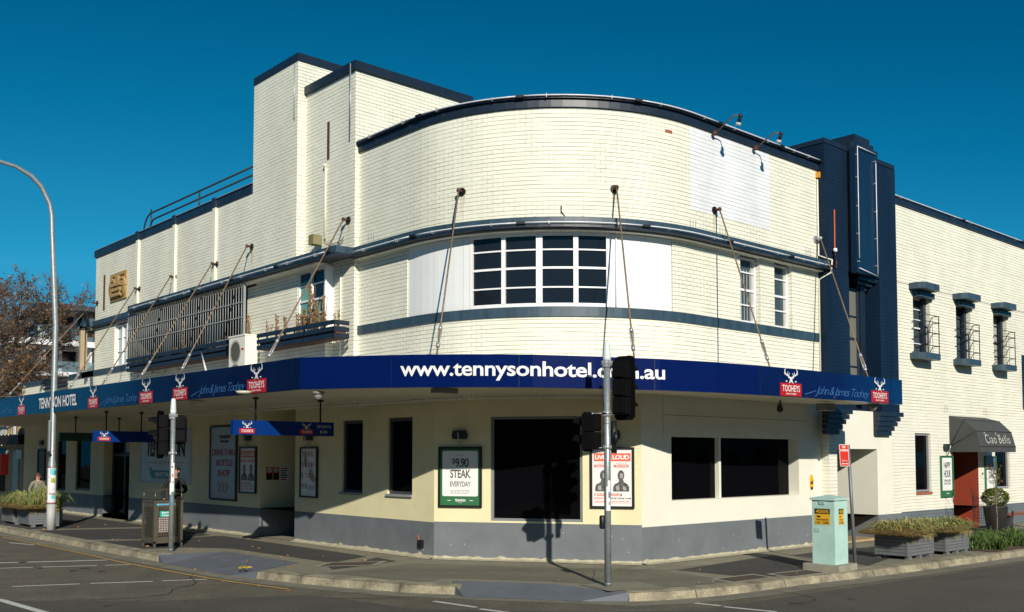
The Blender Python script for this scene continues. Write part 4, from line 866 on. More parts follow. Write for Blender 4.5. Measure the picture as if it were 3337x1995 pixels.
# ------------------------------------------------------------------ posters on the walls
def poster(f,u0,u1,v0,v1,um,lab,draw,frame=BLK,face_m=SIGNW,lamp=True,fw=.04,group=None,nm='framed_poster'):
    s0,s1=f.s(u0,um),f.s(u1,um); z0=f.z((u0+u1)/2,v1); z1=f.z((u0+u1)/2,v0)
    t=thing(nm,f.pt((s0+s1)/2,z0,0),lab,'poster',group)
    b=MB().m(frame); f.box(b,s0,s0+fw,z0,z1,-.06,0); f.box(b,s1-fw,s1,z0,z1,-.06,0); f.box(b,s0+fw,s1-fw,z0,z0+fw,-.06,0); f.box(b,s0+fw,s1-fw,z1-fw,z1,-.06,0); obj('frame',b,t)
    b=MB().m(face_m); f.rect(b,s0+fw,s1-fw,z0+fw,z1-fw,-.03); pr_=obj('print',b,t)
    if lamp:
        b=MB().m(ZINC); sm=(s0+s1)/2; b.tube([f.pt(sm,z1-.02,-.05),f.pt(sm-.01,z1+.2,-.14),f.pt(sm-.01,z1+.3,-.16)],.016,6); b.m(mat('lamp_dark',(.02,.03,.03),.4))
        P=[(sm-.15,z1+.16),(sm-.17,z1+.24),(sm-.14,z1+.34),(sm+.14,z1+.34),(sm+.17,z1+.24),(sm+.15,z1+.16)]
        f.poly(b,[(x,y) for x,y in P][::-1],-.10); f.poly(b,P,-.02)
        for i in range(6): j=(i+1)%6; b.face([f.pt(*P[i],-.10),f.pt(*P[j],-.10),f.pt(*P[j],-.02),f.pt(*P[i],-.02)])
        obj('picture_lamp',b,t)
    X=lambda x:s0+fw+(s1-s0-2*fw)*x; Z=lambda y:z0+fw+(z1-z0-2*fw)*y
    b=MB(); draw(f,b,X,Z); obj('artwork',b,pr_)
    return t
D1=-.034
def bar(f,b,m_,x0,x1,y0,y1,X,Z,d=D1): b.m(m_); f.rect(b,X(x0),X(x1),Z(y0),Z(y1),d)
def rrect(f,b,m_,x0,x1,y0,y1,X,Z,d,r=.05):
    b.m(m_); P=[]
    W=X(1)-X(0);H=Z(1)-Z(0); rx=r; ry=r*W/H
    for cx,cy,a0 in ((x1-rx,y1-ry,0),(x0+rx,y1-ry,90),(x0+rx,y0+ry,180),(x1-rx,y0+ry,270)):
        for k in range(5): t=R(a0+k*22.5); P.append((X(cx+rx*math.cos(t)),Z(cy+ry*math.sin(t))))
    f.poly(b,P,d)
def tt(f,b,m_,s,x0,x1,y0,y1,X,Z,d=D1-.003,**k): b.m(m_); text(f,b,s,X(x0),X(x1),Z(y0),Z(y1),d,**k)
def smallprint(f,b,m_,x0,x1,y0,y1,X,Z,n,rnd=random.Random(5)):
    b.m(m_)
    for i in range(n):
        y=y0+(y1-y0)*(i+.2)/n; h=(y1-y0)/n*.45; ind=rnd.uniform(0,.12)*(x1-x0); x=x0+ind
        while x<x1-ind-.02: w=rnd.uniform(.02,.08); f.rect(b,X(x),X(min(x+w,x1-ind)),Z(y),Z(y+h),D1-.002); x+=w+.018
def steak(f,b,X,Z):
    bar(f,b,GRN,0,1,0,1,X,Z,-.031); rrect(f,b,SIGNW,.05,.95,.16,.96,X,Z,-.033,.04)
    tt(f,b,TXT,'EVERY DAY',.40,.60,.875,.89,X,Z,-.037); tt(f,b,TXT,'$',.30,.38,.72,.83,X,Z,-.037,bold=.01); tt(f,b,TXT,'9.90',.38,.72,.67,.83,X,Z,-.037,bold=.02,spacing=.85); tt(f,b,TXT,'STEAK',.25,.77,.48,.63,X,Z,-.037,bold=.02,spacing=.9); tt(f,b,TXT,'EVERYDAY',.25,.77,.33,.42,X,Z,-.037,bold=.01,spacing=.9)
    smallprint(f,b,MIDI,.22,.8,.20,.28,X,Z,3); tt(f,b,SIGNW,'TENNYSON',.37,.64,.065,.11,X,Z,-.037,bold=.03,spacing=.85); tt(f,b,SIGNW,'HOTEL',.45,.56,.04,.055,X,Z,-.037); bar(f,b,SIGNW,.18,.27,.08,.09,X,Z,-.036); bar(f,b,SIGNW,.74,.83,.08,.09,X,Z,-.036)
poster(FCH,1431,1571.5,1456,1653,1550,'green and white steak price poster left of the big corner window',steak)
def bust(f,b,cx,y0,y1,w,X,Z,turn,shade):
    H=y1-y0; P=lambda x,y:(X(cx+x*w),Z(y0+y*H))
    b.m(shade); f.poly(b,[P(*p) for p in [(-.5,0),(.5,0),(.5,.2),(.4,.33),(.17,.43),(.15,.52),(-.13,.52),(-.15,.43),(-.4,.33),(-.5,.2)]],D1-.002)
    P2=[(.21*math.cos(t)+turn*.02,.74+.24*math.sin(t)) for t in [i*math.pi/9 for i in range(18)]]; f.poly(b,[P(*p) for p in P2],D1-.004)
    b.m(MIDI); f.poly(b,[P(*p) for p in [(turn*.05-.08,.62),(turn*.05+.1,.6),(turn*.08+.13,.82),(turn*.05-.06,.84)]],D1-.006); f.poly(b,[P(*p) for p in [(-.3,.05),(-.1,.05),(-.12,.28),(-.32,.25)]],D1-.006); f.poly(b,[P(*p) for p in [(.12,.05),(.33,.05),(.3,.2),(.1,.26)]],D1-.006)
def fight(f,b,X,Z,hide=False):
    bar(f,b,ORR,.04,.96,.79,.93,X,Z); tt(f,b,SIGNW,'LIVE & LOUD',.07,.93,.82,.90,X,Z,-.040,bold=.04,spacing=.9)
    smallprint(f,b,MIDI,.1,.45,.75,.77,X,Z,1); smallprint(f,b,MIDI,.55,.9,.75,.77,X,Z,1)
    tt(f,b,ORR,'MAYWEATHER',.05,.47,.68,.735,X,Z,bold=.02); tt(f,b,ORR,'McGREGOR',.54,.92,.68,.735,X,Z,bold=.02)
    bust(f,b,.27,.26,.64,.40,X,Z,1,PHOTOINK); bust(f,b,.72,.26,.64,.40,X,Z,0,PHOTOINK)
    tt(f,b,ORR,'27 AUGUST TENNYSON',.04,.66,.175,.225,X,Z,bold=.02); tt(f,b,INK,"'18",.67,.74,.175,.225,X,Z,bold=.02); tt(f,b,ORR,'SUNDAY',.04,.3,.12,.155,X,Z); tt(f,b,INK,'BREAKFAST FROM 10AM',.33,.96,.125,.15,X,Z,bold=.01); smallprint(f,b,ORR,.05,.96,.075,.1,X,Z,1); bar(f,b,ORR,.04,.96,.055,.06,X,Z)
poster(FCH,1925,2068,1458,1656,1560,'red and white boxing poster behind the near signal pole',fight)
poster(FLL,784,838,1456,1608,1530,'boxing poster in deep shade beside the bottle shop window',fight)
def rab(f,b,X,Z):
    for r_,(w,y) in enumerate((('YOUR',.83),('RABB-',.60),('ITOH',.38),('HQ',.15))):
        for i,ch in enumerate(w):
            m_=ORR if (i+r_)%2 else INK; x=.08+i*.19
            if ch=='-': bar(f,b,ORR,x,x+.1,y+.05,y+.065,X,Z); continue
            tt(f,b,m_,ch,x,x+(.04 if ch=='I' else .11),y,y+.11,X,Z,bold=.01)
    b.m(MIDI)
    for P in ([(.22,.95),(.35,.9),(.4,.7),(.3,.6),(.18,.68)],[(.5,.57),(.7,.56),(.85,.42),(.95,.33),(.8,.28),(.6,.36)],): f.poly(b,[(X(x),Z(y)) for x,y in P][::-1],D1-.001)
    smallprint(f,b,MIDI,.45,.9,.12,.24,X,Z,6); smallprint(f,b,INK,.42,.56,.03,.05,X,Z,1)
poster(FLL,982,1038,1457,1622,1540,'white club poster with scattered red and black capitals in shade',rab)
def happy(f,b,X,Z):
    bar(f,b,GRN,0,1,0,1,X,Z,-.031); rrect(f,b,SIGNW,.05,.95,.14,.97,X,Z,-.033,.06); tt(f,b,TXT,'HAPPY',.22,.82,.70,.86,X,Z,-.037,bold=.01,spacing=.85); tt(f,b,TXT,'HOUR',.22,.82,.47,.66,X,Z,-.037,bold=.01,spacing=.85)
    tt(f,b,TXT,'5:30PM & 6:30PM',.22,.82,.36,.42,X,Z,-.037,spacing=.85); tt(f,b,TXT,'MONDAY TO FRIDAY',.22,.82,.29,.34,X,Z,-.037,spacing=.85); tt(f,b,SIGNW,'TENNYSON',.4,.66,.05,.08,X,Z,-.037,bold=.03)
poster(FR,3063,3102,1485,1620,1550,'narrow green and white happy hour poster beside the red doorway',happy,frame=GRN,fw=.03)
def day(f,b,X,Z):
    bar(f,b,GRN,0,1,0,.14,X,Z,-.031); bar(f,b,mat('slate_print',(.10,.14,.2),.5),0,1,.65,1,X,Z,-.031); tt(f,b,TXT,'RACE',.3,.9,.66,.82,X,Z,-.037,bold=.02); tt(f,b,TXT,'DAY',.3,.9,.42,.62,X,Z,-.037,bold=.02); smallprint(f,b,TXT,.3,.9,.28,.38,X,Z,2); bar(f,b,ORR,.1,.3,.72,.8,X,Z)
poster(FR,3208,3243,1487,1613,1560,'part shaded poster behind the thin street tree',day,frame=GRN,fw=.03,lamp=False)
# window poster, bottle shop
def bottle(f,b,X,Z):
    tt(f,b,INK,'TENNYSON',.34,.78,.84,.89,X,Z,bold=.03,spacing=.85); bar(f,b,mat('band_ink',(.03,.04,.05),.5),.38,.72,.785,.815,X,Z)
    for s_,x0,x1,y in (('DRIVE THRU',.06,.99,.60),('BOTTLE',.24,.88,.455),('SHOP',.30,.78,.31)): tt(f,b,mat('dull_red_ink',(.40,.06,.03),.5),s_,x0,x1,y,y+.09,X,Z,bold=.015,spacing=.9)
    for k in range(3): x=.33+k*.14; f.ribbon(b,[(X(x),Z(.22)),(X(x+.09),Z(.155)),(X(x),Z(.09))],.05,D1-.002)
poster(FLL,688,774,1388,1629,1500,'translucent drive through bottle shop advertisement filling its window',bottle,frame=mat('dark_grey_frame',(.05,.055,.06),.5),face_m=mat('window_film',(.42,.46,.50),.3,var=.08),lamp=False,nm='window_advertisement')
def tenn(f,b,X,Z):
    tt(f,b,INK,'TENNYSON',.12,.90,.50,.86,X,Z,bold=.035,spacing=.82); tt(f,b,INK,'H O T E L',.32,.68,.36,.41,X,Z); bar(f,b,INK,.11,.29,.385,.392,X,Z); bar(f,b,INK,.7,.88,.385,.392,X,Z)
    b.m(mat('ribbon_teal',(.05,.28,.30),.5)); f.poly(b,[(X(x),Z(y)) for x,y in [(.24,.08),(.78,.08),(.78,.24),(.24,.24)]],D1-.002); f.poly(b,[(X(x),Z(y)) for x,y in [(.21,.14),(.25,.14),(.25,.29),(.19,.29),(.22,.22)]],D1-.003); f.poly(b,[(X(x),Z(y)) for x,y in [(.77,.14),(.81,.14),(.80,.22),(.83,.29),(.77,.29)]],D1-.003)
    tt(f,b,SIGNW,'BISTRO',.33,.69,.12,.20,X,Z,-.04,bold=.02)
poster(FLL,460,625,1402,1576,1480,'big white hotel name board with teal ribbon on the shaded wall',tenn,frame=mat('board_white',(.55,.58,.62),.4),face_m=mat('board_white',(.55,.58,.62),.4),lamp=False,fw=.02,nm='name_board')
bq=lambda f,b,X,Z:smallprint(f,b,MIDI,.1,.9,.05,.95,X,Z,14)
poster(FLL,126,150,1463,1565,1510,'tall black menu board on the shaded wall near the left end',bq,face_m=mat('board_black',(.03,.035,.04),.5))
fE=Face([(12.7345,60-rec[0]),(15.3,60-rec[0])])
for i,(u0,u1,v0,v1,lab,m0) in enumerate(((867,888,1523,1564,'small red and black warning sign, leftmost of three in the entry',0),(889.5,909,1523,1564,'small red and black warning sign in the middle of three in the entry',0),(911,943,1522,1573,'pale notice with red and black lines, rightmost of three in the entry',1))):
    s0,s1=fE.s(u0,1540),fE.s(u1,1540); z0,z1=fE.z(u0,v1),fE.z(u0,v0); b=MB().m(INK if not m0 else SIGNW); fE.rect(b,s0,s1,z0,z1,-.008)
    if not m0:
        b.m(RED); fE.rect(b,s0,s1,(z0+z1)/2,z1,-.010); b.m(SIGNW); sm=(s0+s1)/2; r_=(s1-s0)*.35; fE.ribbon(b,[(sm+r_*math.cos(t),(z0+3*z1)/4+r_*.8*math.sin(t)) for t in [k*math.pi/6 for k in range(13)]],.02,-.013); text(fE,b,'18',sm-r_*.5,sm+r_*.5,(z0+3*z1)/4-.05,(z0+3*z1)/4+.05,-.013,bold=.02)
    else:
        for k in range(6): b.m(RED if k in(0,4,5) else INK); fE.rect(b,s0+.03,s1-.05-.03*(k%3),z1-.06-.06*k,z1-.03-.06*k,-.011)
    obj('wall_notice',b,None,lab,'notice','notices in the shaded entry')
# hydrant/bell bits on walls
def small(nm,f,u,v,lab,cat,fn):
    s,z=f.at(u,v); b=MB(); fn(b,f,s,z); return obj(nm,b,None,lab,cat)
small('tap_box',FLL,1372,1775,'tiny black utility box with an orange pipe low on the grey dado','utility box',lambda b,f,s,z:(b.m(BLK),f.box(b,s-.05,s+.10,z-.06,z+.10,-.06,0),b.m(mat('orange_pipe',(.45,.10,.03),.6)),b.tube([f.pt(s-.03,z+.02,-.05),f.pt(s-.03,z+.2,-.05)],.012,5)))
def octo(b,f,s,z):
    P=[(s+.11*math.cos(t)*(.8),z+.2*math.sin(t)) for t in [R(22.5+45*k) for k in range(8)]]; b.m(YLW); f.poly(b,P,-.012)
    for i in range(8): j=(i+1)%8; b.face([f.pt(*P[i],-.012),f.pt(*P[j],-.012),f.pt(*P[j],0),f.pt(*P[i],0)])
    b.m(INK); f.rect(b,s-.05,s+.02,z-.04,z+.02,-.016); f.rect(b,s+.03,s+.05,z-.05,z+.06,-.016); f.rect(b,s-.05,s+.05,z-.17,z-.11,-.016)
small('hydrant_sign',FLR,2644,1572,'yellow octagonal hydrant sign on the cream wall','sign',octo)
small('alarm_bell',FR,2890,1393,'round red alarm bell on the cream wall below the awning end','bell',lambda b,f,s,z:(b.m(mat('bell_red',(.55,.10,.09),.4)),b.tube([f.pt(s,z,0),f.pt(s,z,-.1),f.pt(s,z,-.14)],[.14,.14,.09],14)))
# ------------------------------------------------------------------ spotlights over the painted patch
for i,(ub,vb,uk,vk,ue,ve) in enumerate(((2318,438,2392,376,2413,378),(2451,486,2524,432,2545,436))):
    s,z=FU.at(ub,vb); A=FU.pt(s,z,-.1); Kp=aty(uk,vk,A.y-.52); E_=aty(ue,ve,A.y-.70)
    t=thing('wall_spotlight',A,('left' if i==0 else 'right')+' spotlight of two on a bent arm above the white patch','spotlight','bent arm spotlights on the parapet')
    b=MB().m(ROD); b.tube([A,Kp,E_],.016,6); b.m(RUST); b.ball(A,.06); obj('arm',b,t)
    Dn=(FU.pt(s+.3,z-1.2,0)-E_).normalized(); b=MB().m(BLK); b.ball(E_,.05); b.tube([E_,E_+Dn*.13],[.035,.045],10); b.m(glass('lamp_glass',(.5,.5,.5),.05,.5)); b.tube([E_+Dn*.13,E_+Dn*.19],[.045,.072],12); b.m(WHT); b.tube([E_+Dn*.185,E_+Dn*.195],[.065,.065],12); obj('lamp_head',b,t)
# ------------------------------------------------------------------ air conditioner on the awning roof
xa=11.85; p0=atx(747,1100,xa); p1=atx(799,1089,xa); zt=p1.z
t=thing('air_conditioner',(xa,p1.y,3.9),'off white twin fan air conditioning unit on the awning roof','air conditioner')
b=MB().m(mat('ac_white',(.74,.72,.64),.45,var=.04)); b.box((xa,p1.y,3.85),(12.2,p0.y,zt)); b.box((xa-.02,p1.y-.01,zt-.03),(12.21,p0.y+.01,zt+.01)); cs=obj('casing',b,t)
fa_=Face([(xa,p0.y),(xa,p1.y)]); Wd=p0.y-p1.y
for zc in (zt-.42,zt-1.02):
    b=MB(); sm=Wd*.42; r_=.26
    b.m(BLKM); P=[(sm+r_*math.cos(q),zc+r_*math.sin(q)) for q in [k*math.pi/12 for k in range(24)]]; fa_.poly(b,P,-.004); b.m(mat('ac_grille',(.40,.38,.32),.5))
    fa_.ribbon(b,[(sm+(r_+.02)*math.cos(q),zc+(r_+.02)*math.sin(q)) for q in [k*math.pi/12 for k in range(25)]],.05,-.012)
    for k in range(-4,5): x=k*.055; h=math.sqrt(max(0,r_*r_-x*x)); fa_.rect(b,sm+x-.006,sm+x+.006,zc-h,zc+h,-.02)
    obj('fan_grille',b,cs)
b=MB().m(RED); fa_.rect(b,Wd*.78,Wd*.93,zt-.40,zt-.35,-.005); obj('badge',b,cs)
#@@PART3
class Tilt(Face):
    """any flat panel: origin, right direction, up direction"""
    def __init__(f,O,e1,e2): f.O=Vector(O); f.e1=Vector(e1).normalized(); f.e2=Vector(e2).normalized(); f.nn=f.e2.cross(f.e1).normalized(); f.L=[0,100]
    def pt(f,s,z,d=0): return f.O+f.e1*s+f.e2*z+f.nn*d
    def cuts(f,a,b): return [a,b]
def ring(c,r,a0=0,n=24): return Face([(c[0]+r*math.cos(a0+2*math.pi*k/n),c[1]+r*math.sin(a0+2*math.pi*k/n)) for k in range(n+1)])
def unit(a): return Vector((math.cos(a),math.sin(a),0))
# ------------------------------------------------------------------ traffic signals
def head(par,c,n,asp,bw,lab=None):
    """signal head: backing board, stacked housings behind, hooded visors in front; n is the way it faces"""
    n=Vector((n[0],n[1],0)).normalized(); r=Vector((-n.y,n.x,0)); c=Vector(c); H=.30*asp
    M=Matrix(((r.x,n.x,0,c.x),(r.y,n.y,0,c.y),(0,0,1,c.z),(0,0,0,1)))
    b=MB().m(mat('signal_black',(.005,.005,.006),.6,var=.1,spec=.06)); w,h=bw/2,H/2+(.09 if asp==3 else .03); P=[]
    for cx,cz,a0 in ((w-.09,h-.09,0),(-w+.09,h-.09,90),(-w+.09,-h+.09,180),(w-.09,-h+.09,270)):
        for k in range(5): t=R(a0+k*22.5); P.append((cx+.09*math.cos(t),cz+.09*math.sin(t)))
    A=[M@Vector((x,.006,z)) for x,z in P];B=[M@Vector((x,-.006,z)) for x,z in P]; b.face(A[::-1]); b.face(B)
    for i in range(len(P)): j=(i+1)%len(P); b.face([A[i],A[j],B[j],B[i]])
    o=obj('signal_head',b,par,label=lab)
    b=MB().m(mat('signal_housing',(.006,.006,.007),.6,var=.1,spec=.06))
    for k in range(asp):
        z=-H/2+.30*k; b.box((-.13,-.17,z+.008),(.13,-.008,z+.292),M); b.box((-.10,-.20,z+.03),(.10,-.17,z+.27),M)
    obj('housing',b,o)
    for k in range(asp):
        z=-H/2+.15+.30*k; b=MB().m(mat('visor_black',(.005,.005,.006),.6,var=.1,spec=.06)); N=14
        for i in range(N):
            t0=-.35+(math.pi+.7)*i/N; t1=-.35+(math.pi+.7)*(i+1)/N; L=lambda t:.24 if math.sin(t)>0 else .10
            q=[(.115*math.cos(t0),.008,z+.115*math.sin(t0)),(.115*math.cos(t1),.008,z+.115*math.sin(t1)),(.115*math.cos(t1),L(t1),z+.115*math.sin(t1)-.02),(.115*math.cos(t0),L(t0),z+.115*math.sin(t0)-.02)]
            b.face([M@Vector(p) for p in q])
        obj('visor',b,o)
    return o
def stickers(par,c,r,z0,z1,a0,items,seed):
    rg=ring(c,r+.004,a0); rnd=random.Random(seed)
    for m_,s0,s1,y0,y1 in items:
        b=MB().m(m_); rg.rect(b,s0*rg.L[-1],s1*rg.L[-1],z0+(z1-z0)*y0,z0+(z1-z0)*y1,0); obj('sticker',b,par)
def signal(pos,zt,zb,lab,r=.054):
    t=thing('traffic_signal',(pos[0],pos[1],0),lab,'traffic signal'); x,y=pos
    b=MB().m(GALV); b.tube([(x,y,0),(x,y,zb)],[r*1.05,r],16)
    for z in (.04,zb*.72,zb*.76): b.tube([(x,y,z),(x,y,z+.02)],r*1.12,16)
    p=obj('pole',b,t); b=MB().m(mat('cap_white',(.62,.68,.68),.45,var=.06)); b.tube([(x,y,zb-.0),(x,y,zb+.05),(x,y,zt-.03),(x,y,zt)],[r*1.28,r*1.28,r*.95,r*.7],18); obj('cap',b,t)
    b=MB().m(ZINC); b.tube([(x,y,zb-.06),(x,y,zb-.0)],r*1.35,12)
    for k in range(9): a=k*.7; b.box((x+r*1.5*math.cos(a)-.012,y+r*1.5*math.sin(a)-.012,zb-.07),(x+r*1.5*math.cos(a)+.012,y+r*1.5*math.sin(a)+.012,zb))
    obj('cable_collar',b,t); return t
def arm(par,p,q):
    b=MB().m(ZINC); b.tube([p,q],.009,5); b.tube([(p[0],p[1],p[2]-.03),(p[0],p[1],p[2]+.03)],.066,12); b.ball(q,.02,6); b.box((p[0]-.09,p[1]-.02,p[2]-.025),(p[0]+.09,p[1]+.02,p[2]+.03)); obj('bracket',b,par)
rt=Vector((.743,-.669,0)); fw3=Vector((.669,.743,0))
pc=(12.19,11.17); t=signal(pc,4.06,3.74,'galvanised traffic signal post standing in front of the big corner window')
PC=Vector((*pc,0)); hc=PC+rt*.30+fw3*.05; head(t,(hc.x,hc.y,3.29),(1,.10),3,.42); arm(t,(*pc,3.66),(hc.x-.05,hc.y+.03,3.66)); arm(t,(*pc,2.84),(hc.x-.05,hc.y+.03,2.86))
hc=PC-rt*.31+fw3*.12; head(t,(hc.x,hc.y,2.56),(-.15,1),2,.36); arm(t,(*pc,2.87),(hc.x,hc.y-.1,2.86)); arm(t,(*pc,2.30),(hc.x,hc.y-.1,2.28))
hc=PC+rt*.13+fw3*.18; b=MB().m(BLK); b.tube([hc+Vector((0,0,2.46)),hc+rt*.06+Vector((0,0,2.46))],[.12,.1],12); b.tube([hc+Vector((0,0,2.2)),hc+Vector((0,0,2.75))],.05,8); obj('rear_lantern',b,t)
b=MB().m(BLK); q=PC-rt*.09; 
b.tube([q+Vector((0,0,.95)),q+Vector((0,0,.98)),q+Vector((0,0,1.14)),q+Vector((0,0,1.17))],[.035,.05,.05,.035],12); obj('push_button',b,t)
b=MB().m(BLK)
for sg in (-1,1): b.tube([PC+rt*sg*.05+Vector((0,0,3.7)),PC+rt*sg*.085+Vector((0,0,3.5)),PC+rt*sg*.07+Vector((0,0,3.1)),PC+rt*sg*.05+Vector((0,0,2.9))],.008,5)
obj('cable',b,t)
aCam=math.atan2(-.743,-.669)  # side of a round post that faces the camera
stickers(t,pc,.056,1.25,1.75,aCam,((SIGNW,.0,.13,.0,1.0),(mat('sticker_blue',(.1,.25,.4),.5),.02,.12,.42,.62),(MIDI,.02,.11,.2,.3),(SIGNW,.93,1.0,.0,.8)),1)
pl=(9.3,21.83); t=signal(pl,3.46,3.11,'galvanised traffic signal post beside the litter bin on the left street')
PL=Vector((*pl,0)); hc=PL-rt*.28-fw3*.02; head(t,(hc.x,hc.y,2.64),(-.75,.66),3,.46); arm(t,(*pl,3.02),(hc.x,hc.y,3.05)); arm(t,(*pl,2.22),(hc.x,hc.y,2.2))
hc=PL+rt*.06+fw3*.22; head(t,(hc.x,hc.y,2.76),(.35,.95),2,.36)
stickers(t,pl,.056,1.35,2.0,aCam,((SIGNW,.0,.2,.0,1.0),(ORR,.04,.12,.5,.62),(mat('sticker_blue',(.1,.25,.4),.5),.05,.15,.3,.36),(INK,.02,.1,.82,.9),(SIGNW,.9,1.0,-.1,.3),(mat('sticker_blue',(.1,.25,.4),.5),.03,.15,-.38,-.18)),2)
# ------------------------------------------------------------------ street lamp
lx,ly=9.42,30.62; t=thing('street_lamp',(lx,ly,0),'tall galvanised street lamp with curved arm and a bill-covered base','street lamp')
top=atx  # arm swings out over the road
pts=[Vector((lx,ly,0)),Vector((lx,ly,1.92)),Vector((lx,ly,2.12)),Vector((lx,ly,6))]; ra=[.118,.118,.088,.08]
for u,v in ((170,760),(169,703),(162,664),(135,608),(101.5,573),(50.7,542.5),(0,526.5),(-60,512),(-120,506)):
    q=aty(u,v,ly); pts.append(q); ra.append(.07 if u>100 else .055)
b=MB().m(GALV); b.tube(pts,ra,16); pole=obj('pole',b,t)
b=MB().m(ZINC); q=pts[-1]; b.tube([q+Vector((.1,0,0)),q+Vector((-.15,0,.02)),q+Vector((-.7,0,.03)),q+Vector((-.8,0,0))],[.06,.13,.12,.04],10); obj('lamp_head',b,t)
zq=lambda v:aty(165,v,ly).z
z0,z1=zq(1637),zq(1524); b=MB().m(SIGNW); rg=ring((lx,ly),.121,aCam-1.9); L_=rg.L[-1]; rg.rect(b,0,L_*.62,z0,z1,0); w_=obj('bill_wrap',b,t)
b=MB()
def pz(m_,a0,a1,y0,y1): b.m(m_); rg.rect(b,L_*a0,L_*a1,z0+(z1-z0)*y0,z0+(z1-z0)*y1,-.003)
CY=mat('bill_cyan',(.15,.55,.65),.5); MG=mat('bill_magenta',(.65,.03,.15),.5); OL=mat('bill_olive',(.38,.40,.08),.5,var=.3,scale=30)
pz(MG,0,.62,-.02,.0);pz(mat('bill_maroon',(.35,.05,.05),.5),0,.62,.985,1.0);pz(CY,.13,.155,0,1);pz(CY,.30,.55,.78,.97);pz(OL,.33,.5,.56,.70);pz(OL,.44,.55,.80,.9);pz(INK,.24,.36,.72,.735);pz(CY,.34,.5,.10,.20);pz(MG,.2,.22,.05,.95);pz(MG,.24,.5,.27,.28)
for k,(y0,y1) in enumerate(((.68,.76),(.25,.36),(.02,.07))): pz(INK,.02,.09,y0,y1)
for y in (.34,.37,.40,.44,.05): pz(MIDI,.26,.48,y,y+.008)
b.m(INK); text(rg,b,'TRIBE',L_*.27,L_*.5,z0+(z1-z0)*.21,z0+(z1-z0)*.26,-.004,bold=.03)
obj('printing',b,w_)
b=MB().m(mat('grey_base_paint',(.42,.43,.42),.6,var=.08)); b.tube([(lx,ly,0),(lx,ly,.75)],.1195,18); obj('painted_base',b,t)
b=MB().m(ZINC); q=Vector((lx-.13,ly-.08,2.3)); b.box(q-Vector((.02,.05,0)),q+Vector((.02,.05,.9))); b.m(BLK); b.box(q-Vector((.03,.05,.12)),q+Vector((.06,.08,-.06))); obj('switch_box',b,t)
# ------------------------------------------------------------------ litter bin enclosure
bx,by=9.37,22.97; BW,BD,BH=.70,.74,1.10
t=thing('litter_bin',(bx+.35,by+.37,0),'bronze steel litter bin enclosure with perforated panels and a green council label','litter bin')
b=MB().m(STEEL)
for x in (0,BW-.05):
    for y in (0,BD-.05): b.box((bx+x,by+y,.0),(bx+x+.05,by+y+.05,BH))
b.box((bx-.01,by-.01,BH-.04),(bx+BW+.01,by+BD+.01,BH)); b.box((bx,by,.1),(bx+BW,by+BD,.14)); obj('frame',b,t)
b=MB().m(DARK); b.box((bx+.06,by+.06,.14),(bx+BW-.06,by+BD-.06,BH-.06)); obj('inner_bin',b,t)
for f,W in ((Face([(bx,by),(bx+BW,by)]),BW),(Face([(bx,by+BD),(bx,by)]),BD)):
    b=MB().m(STEEL); f.box(b,.05,.11,.14,BH-.04,.008,.014); f.box(b,W-.11,W-.05,.14,BH-.04,.008,.014); f.box(b,.11,W-.11,.14,.24,.008,.014); f.box(b,.11,W-.11,BH-.16,BH-.04,.008,.014)
    n=12; 
    for k in range(1,n): x=.11+(W-.22)*k/n; f.rect(b,x-.009,x+.009,.24,BH-.16,.009)
    k=.24
    while k<BH-.18: k+=.052; f.rect(b,.11,W-.11,k-.009,k+.009,.0105)
    obj('perforated_panel',b,t)
f=Face([(bx,by),(bx+BW,by)]); b=MB().m(TEAL); f.rect(b,.13,.46,.72,.85,-.004); b.m(SIGNW); text(f,b,'Bayside',.18,.42,.79,.84,-.007,bold=.03); text(f,b,'Council',.18,.42,.73,.78,-.007,bold=.03); obj('council_label',b,t)
b=MB().m(mat('label_sky',(.10,.35,.55),.5)); f.rect(b,.06,.5,.99,1.03,-.003); b.m(CY); f.rect(b,.06,.10,.99,1.03,-.004); obj('rim_label',b,t)
b=MB().m(mat('leaflet',(.50,.42,.42),.7,var=.35,scale=60)); f.rect(b,.12,.42,.36,.70,.012); obj('leaflet',b,t)
b=MB().m(STEEL)
for x in (.03,BW-.03):
    for y in (.03,BD-.03): b.tube([(bx+x,by+y,BH),(bx+x,by+y,BH+.21)],.012,6)
N=8
for k in range(N):
    a0,a1=k/N,(k+1)/N; h=lambda q:BH+.21+.05*math.sin(math.pi*q); b.box((bx+BW*a0,by,h(a0+.06)),(bx+BW*a1+.003,by+BD,h(a0+.06)+.012))
obj('hood',b,t)
# ------------------------------------------------------------------ signal controller cabinet
q=atz(2722,1842,.12); cx,cy=q.x,q.y; t=thing('controller_cabinet',(cx+.23,cy+.23,0),'pale mint green signal cabinet with yellow 4505 labels on a concrete plinth','cabinet')
cw_,cd_,ct=.47,.47,1.37
b=MB().m(MINT); b.box((cx,cy,.12),(cx+cw_,cy+cd_,ct-.03)); obj('body',b,t)
b=MB().m(MINT); A=[(cx-.03,cy-.03,ct-.05),(cx+cw_+.02,cy-.03,ct-.05),(cx+cw_+.02,cy+cd_+.03,ct-.05),(cx-.03,cy+cd_+.03,ct-.05)]; B=[(cx-.03,cy-.03,ct-.01),(cx+cw_+.02,cy-.03,ct-.01),(cx+cw_+.02,cy+cd_+.03,ct-.01),(cx-.03,cy+cd_+.03,ct-.01)]; ap=(cx+.22,cy+.22,ct+.05)
b.face(A[::-1])
for i in range(4): j=(i+1)%4; b.face([A[i],A[j],B[j],B[i]]); b.face([B[i],B[j],ap])
b.m(INK)
for k in range(6): b.box((cx+.02+.08*k,cy-.034,ct-.035),(cx+.028+.08*k,cy-.03,ct-.027))
obj('lid',b,t)
